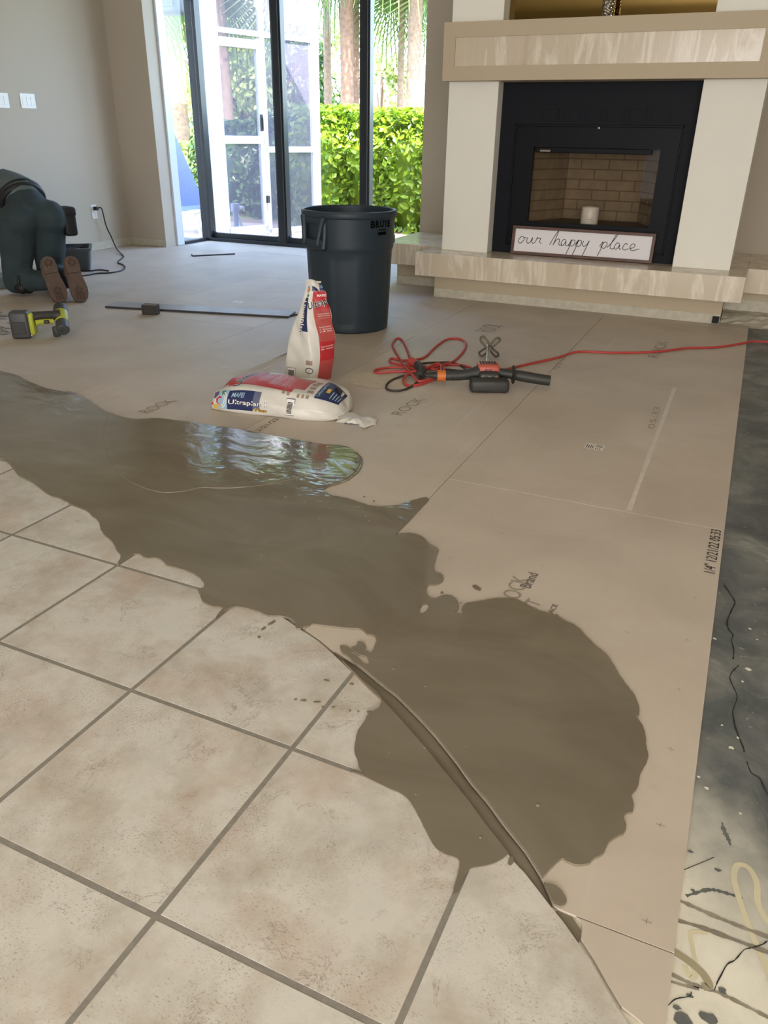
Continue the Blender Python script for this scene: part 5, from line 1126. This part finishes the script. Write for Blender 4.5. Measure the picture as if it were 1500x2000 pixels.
# boots, toes on the floor, soles towards the camera
def boot(fr):
    F_, Ln = fr; ank = F_(0.66, 0, -0.15)
    up_ = blob_mesh([[(F_(0.12, 0, -.045), 0.046), (F_(0.30, 0, -.050), 0.054), (F_(0.55, 0, -.060), 0.052), (F_(0.85, 0, -.058), 0.052), (F_(0.92, 0, -.05), 0.044)], [(F_(0.72, 0, -.08), 0.050), (F_(0.76, 0, -.15), 0.052), (ank, 0.050)]], 0.008, 4)
    map_mesh(up_, lambda c: (c[0], c[1], max(c[2], 0.003)))
    bt_ = obj('boot', up_, 'leather', person, smooth=3.2)
    half = [(0.0, .008), (0.015, .030), (0.06, .046), (0.16, .058), (0.28, .062), (0.40, .058), (0.52, .049), (0.64, .046), (0.78, .050), (0.90, .046), (0.97, .032), (1.0, .008)]
    ol = [(u, w) for u, w in half] + [(u, -w * 0.94) for u, w in half[::-1]]
    bm = B(); lo = [bm.verts.new(F_(u, w, -0.014)) for u, w in ol]; hi = [bm.verts.new(F_(u, w, 0.010)) for u, w in ol]
    bm.faces.new(lo[::-1]); bm.faces.new(hi)
    for i in range(len(ol)): bm.faces.new((lo[i], lo[(i + 1) % len(ol)], hi[(i + 1) % len(ol)], hi[i]))
    bmesh.ops.recalc_face_normals(bm, faces=bm.faces)
    for v in bm.verts: v.co.z = max(v.co.z, 0.001)
    so = obj('sole', bm, 'solem', bt_)
    bm = B(); hl = [(u, w) for u, w in ol if u > 0.63]; lo = [bm.verts.new(F_(u, w * .97, 0.009)) for u, w in hl]; hi = [bm.verts.new(F_(u, w * .95, 0.024)) for u, w in hl]
    bm.faces.new(hi)
    for i in range(len(hl)): bm.faces.new((lo[i], lo[(i + 1) % len(hl)], hi[(i + 1) % len(hl)], hi[i]))
    bmesh.ops.recalc_face_normals(bm, faces=bm.faces); obj('heel_block', bm, 'solem', bt_)
    bm = B()
    for (u0, d0) in ((0.86, 0.0243), (0.26, 0.0103)):
        for k in range(10):
            a = k * 2 * math.pi / 10; r0, r1 = (0.010, 0.026) if k % 2 else (0.014, 0.031)
            p_, q_ = (u0 + r0 * math.cos(a) / Ln, r0 * math.sin(a)), (u0 + r1 * math.cos(a) / Ln, r1 * math.sin(a)); tube(bm, [F_(*p_, d0), F_(*q_, d0)], 0.0032, 5)
    for k in range(4):
        for w in (-0.02, 0.0, 0.02): tube(bm, [F_(0.06 + k * 0.035, w - .006, 0.0103), F_(0.07 + k * .035, w + .006, 0.0103)], 0.003, 5)
    o = obj('tread', bm, 'lug', bt_); o['kind'] = 'stuff'
boot(BFn)
boot(BFf)

# ================================================================== TUB AND PAD BESIDE THE PERSON
MT['tub'] = mat('grey_tub', (74, 80, 86), 0.5, var=0.05, scale=20); MT['tubin'] = mat('tub_contents', (34, 38, 44), 0.8, var=0.3, scale=60, bump=0.5)
tq = pz(138, 527); tub = thing('tool_tub', 'grey open tub of dark tools standing behind the boots', 'tub', (tq.x, tq.y + 0.08, 0), mc_h + math.radians(18))
def tub_shell(bm, w0, d0, w1, d1, h, t_):
    r = []
    for (w, d, z) in ((w0, d0, 0), (w1, d1, h - .02), (w1 + .012, d1 + .012, h - .02), (w1 + .012, d1 + .012, h), (w1 - t_, d1 - t_, h), (w0 - t_, d0 - t_, t_)):
        ring = []
        for cx_, cy_, a0_ in ((1, 1, 0), (-1, 1, 90), (-1, -1, 180), (1, -1, 270)):
            for k in range(4):
                a = math.radians(a0_ + 30 * k); rr_ = 0.03; ring.append(bm.verts.new((cx_ * (w - rr_) + rr_ * math.cos(a), cy_ * (d - rr_) + rr_ * math.sin(a), z)))
        r.append(ring)
    for a, b in zip(r, r[1:]):
        for k in range(16): bm.faces.new((a[k], a[(k + 1) % 16], b[(k + 1) % 16], b[k]))
    bm.faces.new(r[0][::-1]); bm.faces.new(r[-1]); return bm
obj('tub_body', tub_shell(B(), 0.11, 0.15, 0.13, 0.17, 0.185, 0.012), 'tub', tub, smooth=0.6)
bm = B()
for k in range(12): tube(bm, [(random.uniform(-.09, .09), random.uniform(-.13, .13), 0.15 + random.uniform(0, .02)), (random.uniform(-.09, .09), random.uniform(-.13, .13), 0.16 + random.uniform(0, .02))], 0.012, 6)
box(bm, -0.10, 0.10, -0.14, 0.14, 0.02, 0.155); obj('contents', bm, 'tubin', tub)['kind'] = 'stuff'
kq = pz(6, 566); kp = thing('kneeling_pad', 'flat grey green foam slab on the floor beside the knees', 'pad', (kq.x - 0.12, kq.y + 0.12, 0), mc_h + math.radians(20))
obj('foam', bx(-0.22, 0.13, -0.12, 0.16, 0.0, 0.075, 0.012, 2), mat('grey_green_foam', (84, 98, 98), 0.85, var=0.08, scale=30), kp, smooth=0.7); obj('foam_top', bx(-0.20, 0.11, -0.10, 0.14, 0.074, 0.079, 0.002), mat('foam_top_grey', (120, 128, 132), 0.85), kp)

# ================================================================== OUTSIDE
ground = struct(obj('ground', bx(-60, 40, 7.62, 90, -0.20, -0.05), 'grass'), 'lawn and soil outside')
pat = struct(obj('patio', bx(-14, 4.5, 7.62, 10.0, -0.06, -0.03), mat('paver_joint', (130, 112, 98), 0.9)), 'pale paved patio outside the glass doors')
pv = bx(-0.148, 0.148, -0.098, 0.098, -0.035, -0.018, 0.004); me0 = bpy.data.meshes.new('paver'); pv.to_mesh(me0); pv.free(); me0.materials.append(MT['patio'])
for i in range(26):
    for j in range(9):
        x = -8.6 + i * 0.302 + (0.15 if j % 2 else 0); y = 7.75 + j * 0.202
        o = bpy.data.objects.new('paver', me0); COL.objects.link(o); o.location = (x, y, 0); o.parent = pat
# --- screen enclosure running away from the doors
SA = Vector((-5.50, 7.86, 0)); SD = Vector((0.337, 0.941, 0)).normalized()
def s_at(pxx):                      # distance along the screen line that shows at a pixel column near the ground
    lo, hi = -1.0, 6.0
    for _ in range(50):
        m = (lo + hi) / 2; p = SA + SD * m + Vector((0, 0, 0.6)) - O; x = 750 + FPX * p.dot(CR) / p.dot(CF)
        lo, hi = (m, hi) if x < pxx else (lo, m)
    return (lo + hi) / 2
enc = thing('screen_enclosure', 'white aluminium screen door and side panel on the patio', 'screen', tuple(SA), math.atan2(SD.y, SD.x))
s0, s1, s2, s3 = s_at(428), s_at(438), s_at(517), s_at(611)
def bar(a, b, z0, z1, w=0.025, m='alu', nm='frame_bar'): return obj(nm, bx(a, b, -w, w, z0, z1, 0.004), m, enc)
bar(s0 - 0.12, s0, -0.03, 2.74, 0.05, nm='jamb_post'); bar(s1 - 0.02, s1 + 0.03, 0.0, 2.74, nm='door_stile'); bar(s2 - 0.05, s2 + 0.0, 0.0, 2.0, nm='door_stile'); bar(s2 + 0.005, s2 + 0.065, -0.03, 2.74, nm='post'); bar(s3 - 0.0, s3 + 0.11, -0.03, 2.74, 0.03, nm='post')
bar(s1, s2, 1.90, 1.985); bar(s1, s2, 0.97, 1.05); bar(s1, s2, 0.02, 0.10); bar(s2, s3, 0.88, 0.94); bar(s2, s3, 0.0, 0.05); bar(s1, s3, 2.02, 2.07); bar(s0 - .12, s3 + .1, 2.62, 2.74, 0.05)
obj('screen_mesh', bx(s1, s2, -0.002, 0.0, 0.06, 2.64), 'screen', enc); obj('screen_mesh', bx(s2, s3, -0.002, 0.0, 0.02, 2.64), 'screen', enc)
bm = B(); tube(bm, [(s2 - 0.03, -0.05, 1.12), (s2 - 0.03, -0.055, 1.24)], 0.008, 8); box(bm, s2 - 0.045, s2 - 0.015, -0.05, -0.025, 1.10, 1.27, 0.004); obj('door_handle', bm, 'blackfr', enc)
bm = B(); box(bm, s2 - 0.01, s2 + 0.03, -0.05, -0.02, 0.34, 0.42, 0.004); obj('hinge', bm, 'blackfr', enc)
# --- vent pipe standing on the patio
c = pz(463, 462, -0.018); c = Vector((c.x, c.y, -0.02))
vp = thing('vent_pipe', 'grey capped pipe standing up from the patio by the screen door', 'pipe', tuple(c))
obj('pipe', lathe(B(), [(0.001, 0), (0.042, 0), (0.036, 0.02), (0.030, 0.06), (0.030, 0.33), (0.001, 0.33)], 24), 'bluewhite', vp, smooth=0.8); obj('cap', lathe(B(), [(0.046, 0.27), (0.050, 0.275), (0.050, 0.36), (0.046, 0.366), (0.001, 0.366)], 24), 'bluewhite', vp, smooth=0.8)
for k in range(3): obj('rib', bx(0.028, 0.036, -0.004, 0.004, 0.06, 0.27, mtx=Matrix.Rotation(-1.7 + k * 0.7, 4, 'Z')), 'bluewhite', vp)
# --- folded lounge chair beyond the side pane
MT['sling'] = mat('blue_grey_sling', (92, 106, 138), 0.8, var=0.06, scale=60); MT['cast'] = mat('cast_grey', (92, 98, 104), 0.5)
lc = thing('patio_lounger', 'blue grey sling patio lounger with white tube frame', 'lounger', (-6.62, 8.35, -0.02), math.radians(-10))
def slab_xz(pts, y0, y1, m, nm, par):
    bm = B(); lo = [bm.verts.new((x, y0, z)) for x, z in pts]; hi = [bm.verts.new((x, y1, z)) for x, z in pts]; n = len(pts)
    bm.faces.new(lo); bm.faces.new(hi[::-1])
    for i in range(n): bm.faces.new((lo[i], lo[(i + 1) % n], hi[(i + 1) % n], hi[i]))
    return obj(nm, bm, m, par)
slab_xz([(-0.30, 1.10), (-0.24, 1.12), (0.22, 0.28), (0.16, 0.25)], -0.33, 0.33, 'sling', 'backrest', lc); slab_xz([(0.16, 0.25), (0.22, 0.28), (0.80, 0.30), (0.80, 0.265)], -0.33, 0.33, 'sling', 'seat', lc)
for y in (-0.35, 0.35):
    obj('side_rail', tube(B(), [(-0.30, y, 1.13), (0.2, y, 0.27), (0.85, y, 0.28)], 0.022, 10, smooth=6), 'alu', lc, smooth=3.2)
    for x in (0.15, 0.72): obj('leg', tube(B(), [(x, y, 0.27), (x + 0.12 * (1 if x > .5 else -1), y, 0.0)], 0.018, 8), 'alu', lc, smooth=1)
    obj('brace', tube(B(), [(-0.12, y * 1.0, 0.82), (-0.30, y * 1.0, 0.02)], 0.02, 8), 'cast', lc, smooth=1)
obj('cross_bar', tube(B(), [(-0.16, -0.36, 0.86), (-0.16, 0.36, 0.86)], 0.022, 8), 'cast', lc, smooth=1)
# --- dark wall lantern hanging outside above the side pane
q = px(334, 12, -6.1)
ln_ = thing('wall_lantern', 'dark speaker shaped wall lantern outside the side pane', 'lantern', (q.x, q.y, q.z))
obj('body', bx(-0.14, 0.14, -0.09, 0.09, -0.085, 0.16, 0.05, 4), 'cast', ln_, smooth=0.8); obj('front_plate', bx(-0.1, 0.1, -0.096, -0.088, -0.02, 0.13, 0.003), 'blackfr', ln_); obj('bracket', bx(-0.02, 0.02, -0.02, 0.02, 0.14, 3.0 - q.z + 0.01), 'blackfr', ln_)
# --- hedge: clusia shrubs side by side
def leafmesh():
    bm = B(); prof = [(-0.5, 0.02), (-0.25, 0.22), (0.05, 0.30), (0.32, 0.24), (0.5, 0.03)]
    m_ = [bm.verts.new((x, 0, -0.03 * (1 - 4 * x * x) * 0)) for x, w in prof]; l_ = [bm.verts.new((x, w, 0.07)) for x, w in prof]; r_ = [bm.verts.new((x, -w, 0.07)) for x, w in prof]
    for i in range(len(prof) - 1): bm.faces.new((m_[i], m_[i + 1], l_[i + 1], l_[i])); bm.faces.new((r_[i], r_[i + 1], m_[i + 1], m_[i]))
    me = bpy.data.meshes.new('leaf'); bm.to_mesh(me); bm.free(); return me
LM = leafmesh()
LMS = {}
def shrub(name, label, c, rx, ry, h, n, size, mname, big=40, seed=0, group=None):
    t = thing(name, label, 'shrub', c, 0, group)
    def fn(r):
        u = r.uniform(0, 2 * math.pi); z = r.uniform(0.0, 1.0); k = r.uniform(0.86, 1.04)
        taper = 1.0 if z < 0.75 else math.sqrt(max(0, 1 - ((z - 0.75) / 0.25) ** 2)) * 0.9 + 0.1
        if r.random() < 0.30:
            rr = math.sqrt(r.random()); p = np.array([rx * rr * math.cos(u), ry * rr * math.sin(u), h * r.uniform(0.9, 1.03)]); return p, (0, 0, 1)
        p = np.array([rx * k * taper * math.copysign(abs(math.cos(u)) ** .7, math.cos(u)), ry * k * taper * math.copysign(abs(math.sin(u)) ** .7, math.sin(u)), h * z])
        return p, (math.cos(u), math.sin(u), 0.2)
    leaves(n, fn, size, mname, 'foliage', t, seed)
    r = np.random.default_rng(seed + 500)
    if mname not in LMS: LMS[mname] = LM.copy(); LMS[mname].materials.append(MT[mname])
    for k in range(big):
        u = r.uniform(math.pi * 1.05, math.pi * 1.95); z = r.uniform(0.25, 1.0)
        o = bpy.data.objects.new('leaf', LMS[mname]); COL.objects.link(o); o.parent = t
        o.location = (rx * 1.03 * math.cos(u), ry * 1.03 * math.sin(u), h * z); s_ = size * r.uniform(1.1, 1.6); o.scale = (s_, s_, s_)
        o.rotation_euler = (r.uniform(0.3, 1.6), r.uniform(-0.6, 0.6), r.uniform(-1.2, 1.2))
    bm = B()
    for k in range(5):
        a = k * 1.3; tube(bm, [(0.05 * math.cos(a), 0.05 * math.sin(a), -0.02), (rx * .3 * math.cos(a), ry * .3 * math.sin(a), h * 0.5), (rx * .6 * math.cos(a), ry * .6 * math.sin(a), h * 0.85)], [0.02, 0.012, 0.006], 6, smooth=3)
    obj('stems', bm, 'bark2', t, smooth=3.2)
    # inner mass of twigs and leaves
    bm = B(); bmesh.ops.create_icosphere(bm, subdivisions=3, radius=1.0, matrix=Matrix.Translation((0, 0, h * 0.48)) @ Matrix.Diagonal((rx * 0.84, ry * 0.8, h * 0.46, 1)))
    for v in bm.verts: v.co += Vector((random.uniform(-.04, .04), random.uniform(-.04, .04), random.uniform(-.04, .04)))
    obj('twig_core', bm, mname, t)
    return t
HY = 9.75
for k, x in enumerate((-5.15, -4.55, -3.95, -3.35, -2.75)):
    shrub('hedge_shrub', ('bright green broad leaved hedge shrub beside the screen post', 'bright green hedge shrub seen behind the grey bin rim', 'yellow green hedge shrub in the last glass pane', 'yellow green hedge shrub nearest the taupe wall', 'hedge shrub mostly hidden behind the taupe wall')[k], (x, HY + random.uniform(-.06, .06), -0.05), 0.43, 0.42, 1.40 + random.uniform(-.03, .05), 2600, 0.085, 'leaf', 50, 20 + k, 'hedge along the patio')
shrub('garden_shrub', 'dark rounded shrub seen through the screen door', (-7.25, 10.9, -0.05), 0.75, 0.6, 1.25, 2600, 0.09, 'leafd', 30, 41)
shrub('garden_shrub', 'dark shrub seen through the screen beside the hedge', (-6.2, 10.55, -0.05), 0.55, 0.5, 1.35, 2200, 0.09, 'leafd', 30, 42)
shrub('garden_shrub', 'low spiky green shrub behind the lounger', (-9.4, 12.4, -0.05), 0.7, 0.6, 0.95, 1500, 0.11, 'leafp', 20, 43)
# --- palms
def frond_mesh(L=1.15, n=40):
    bm = B(); tube(bm, [(0, 0, 0), (L * .4, 0, .12), (L * .75, 0, .05)], [0.014, 0.010, 0.006], 5, smooth=3)
    hub = Vector((L * .72, 0, .06))
    for k in range(n):
        a = -2.2 + 4.4 * k / (n - 1); l = L * (0.95 - 0.22 * abs(a) / 2.2) * random.uniform(.9, 1.05); d = Vector((math.cos(a), math.sin(a), 0)); s = Vector((-d.y, d.x, 0)); w = 0.021
        ps = []
        for i in range(5):
            t_ = i / 4; c_ = hub + d * l * t_ * (1 - 0.15 * t_) + Vector((0, 0, 0.10 * t_ - 0.75 * l * t_ ** 2.4)); ww = w * (0.35 + 1.3 * t_ - 1.6 * t_ * t_) + 0.002
            ps.append((bm.verts.new(c_ + s * ww), bm.verts.new(c_ - s * ww)))
        for p_, q_ in zip(ps, ps[1:]): bm.faces.new((p_[0], p_[1], q_[1], q_[0]))
    me = bpy.data.meshes.new('frond'); bm.to_mesh(me); bm.free(); me.materials.append(MT['palm']); return me
FRM = frond_mesh()
def palm(label, x, y, r0, r1, H, n=14, lean=(0, 0), seed=1, m='trunk', fsc=1.0, z0=-0.06):
    t = thing('palm_tree', label, 'palm', (x, y, z0)); r = np.random.default_rng(seed)
    prof = []; N = int(H / 0.07)
    bm = B(); pts = [Vector((lean[0] * (i / N) ** 1.5, lean[1] * (i / N) ** 1.5, H * i / N)) for i in range(N + 1)]
    tube(bm, pts, [(r0 + (r1 - r0) * i / N) * (1.0 + 0.06 * (i % 2)) for i in range(N + 1)], 14); obj('trunk', bm, m, t, smooth=0.9)
    for k in range(n):
        o = bpy.data.objects.new('frond', FRM); COL.objects.link(o); o.parent = t; o.location = pts[-1] - Vector((0, 0, 0.25 * r.random()))
        o.rotation_euler = (r.uniform(-.25, .25), math.radians(r.uniform(-45, 62)), 2 * math.pi * k / n + r.uniform(-.2, .2)); o.scale = (fsc,) * 3
    return t
def at_col(pxx, Y, z=0): p = py(pxx, 215, Y); return p.x
palm('thick pale palm trunk rising behind the hedge near the taupe wall', at_col(806, 15.0), 15.0, 0.135, 0.115, 5.2, 11, seed=3, fsc=1.6)
palm('slim palm behind the hedge leaning on a thicker trunk', at_col(782, 16.5), 16.5, 0.07, 0.06, 4.6, 8, (-0.02, 0), 4, fsc=1.2)
palm('brown palm trunk seen just before the last door post', at_col(678, 15.5), 15.5, 0.13, 0.12, 6.5, 9, seed=5, m='bark2', fsc=1.4)
palm('reddish trunk close beside the brown palm trunk', at_col(695, 16.4), 16.4, 0.075, 0.07, 5.0, 8, seed=6, m='bark2', fsc=1.3)
palm('thin grey palm trunk behind the hedge by the screen post', at_col(641, 17.5), 17.5, 0.085, 0.08, 7.5, 9, seed=7, m='trunk', fsc=1.3)
palm('ringed palm trunk seen through the side pane', px(352, 215, -9.6).x, px(352, 215, -9.6).y, 0.15, 0.125, 4.9, 10, (-0.12, 0), 8, fsc=1.5)
palm('palm trunk seen through the screen door', at_col(446, 11.5), 11.5, 0.10, 0.09, 3.9, 10, (-0.1, 0), 9, fsc=1.2)
palm('small fan palm behind the hedge top', at_col(776, 13.0), 13.0, 0.05, 0.05, 1.1, 14, seed=12, fsc=0.75)
# --- loose pale trees farther back
def tree(label, x, y, H, R, n, size, mname, seed):
    t = thing('garden_tree', label, 'tree', (x, y, -0.06)); bm = B(); tube(bm, [(0, 0, 0), (0.1, 0, H * .5), (0, 0, H * .9)], [0.12, 0.09, 0.03], 10, smooth=4)
    for k in range(6):
        a = k * 1.05; tube(bm, [(0.05, 0, H * .35 + .1 * k), (R * .5 * math.cos(a), R * .5 * math.sin(a), H * .55 + .1 * k), (R * .85 * math.cos(a), R * .85 * math.sin(a), H * .75)], [0.05, 0.03, 0.01], 6, smooth=3)
    obj('trunk', bm, 'bark2', t, smooth=3.2)
    r0 = np.random.default_rng(seed); cl = [(R * r0.uniform(-.8, .8), R * r0.uniform(-.5, .5), H * r0.uniform(.3, 1.0), R * r0.uniform(.25, .45)) for _ in range(16)]
    def fn(r):
        c_ = cl[int(r.integers(len(cl)))]; d = r.normal(0, 1, 3); d /= np.linalg.norm(d); return np.array(c_[:3]) + d * c_[3] * r.uniform(.5, 1) , d
    leaves(n, fn, size, mname, 'foliage', t, seed); return t
tree('loose pale green tree behind the thin palm trunk', at_col(640, 23), 23, 3.9, 1.6, 3200, 0.16, 'leafp', 61)
tree('pale tree far behind the last door post', at_col(742, 27), 27, 3.6, 1.3, 2200, 0.17, 'leafp', 62)
tree('grey green tree seen through the screen door', at_col(480, 19), 19, 3.6, 2.0, 3600, 0.16, 'leafp', 63)
tree('dark green tree seen through the screen panel', at_col(575, 21), 21, 3.2, 1.6, 3000, 0.16, 'leafd', 64)
tree('hazy green tree beyond the side pane', -13.5, 20.0, 4.0, 2.0, 3000, 0.17, 'leafp', 65)
# --- white house across the street
hx = px(372, 230, -21).y
hs = thing('white_house', 'far white house with small windows seen through the side pane', 'house', (-23, hx + 1.5, -0.06))
MT['hwall'] = mat('stucco_white', (226, 222, 214), 0.8, var=0.04, scale=4); MT['hroof'] = mat('roof_tile', (150, 136, 124), 0.8, var=0.1, scale=8); MT['hwin'] = mat('dark_window', (90, 96, 100), 0.2)
obj('wall', bx(-5, 4, -3, 3, 0, 2.4), 'hwall', hs); bm = B(); vs = [bm.verts.new(p) for p in ((-5.4, -3.4, 2.4), (4.4, -3.4, 2.4), (4.4, 3.4, 2.4), (-5.4, 3.4, 2.4), (-3, 0, 3.6), (2, 0, 3.6))]
for f in ((0, 1, 5, 4), (1, 2, 5), (2, 3, 4, 5), (3, 0, 4), (3, 2, 1, 0)): bm.faces.new([vs[i] for i in f])
obj('roof', bm, 'hroof', hs)
for x in (-3.6, -1.2, 1.2, 3.0):
    w = obj('window', bx(x - .4, x + .4, -3.04, -2.99, 1.0, 1.9), 'alu', hs); obj('pane', bx(x - .34, x + .34, -3.05, -3.03, 1.06, 1.84), 'hwin', w)
for y in (-1.5, 1.2):
    w = obj('window', bx(3.99, 4.04, y - .4, y + .4, 1.0, 1.9), 'alu', hs); obj('pane', bx(4.03, 4.05, y - .34, y + .34, 1.06, 1.84), 'hwin', w)
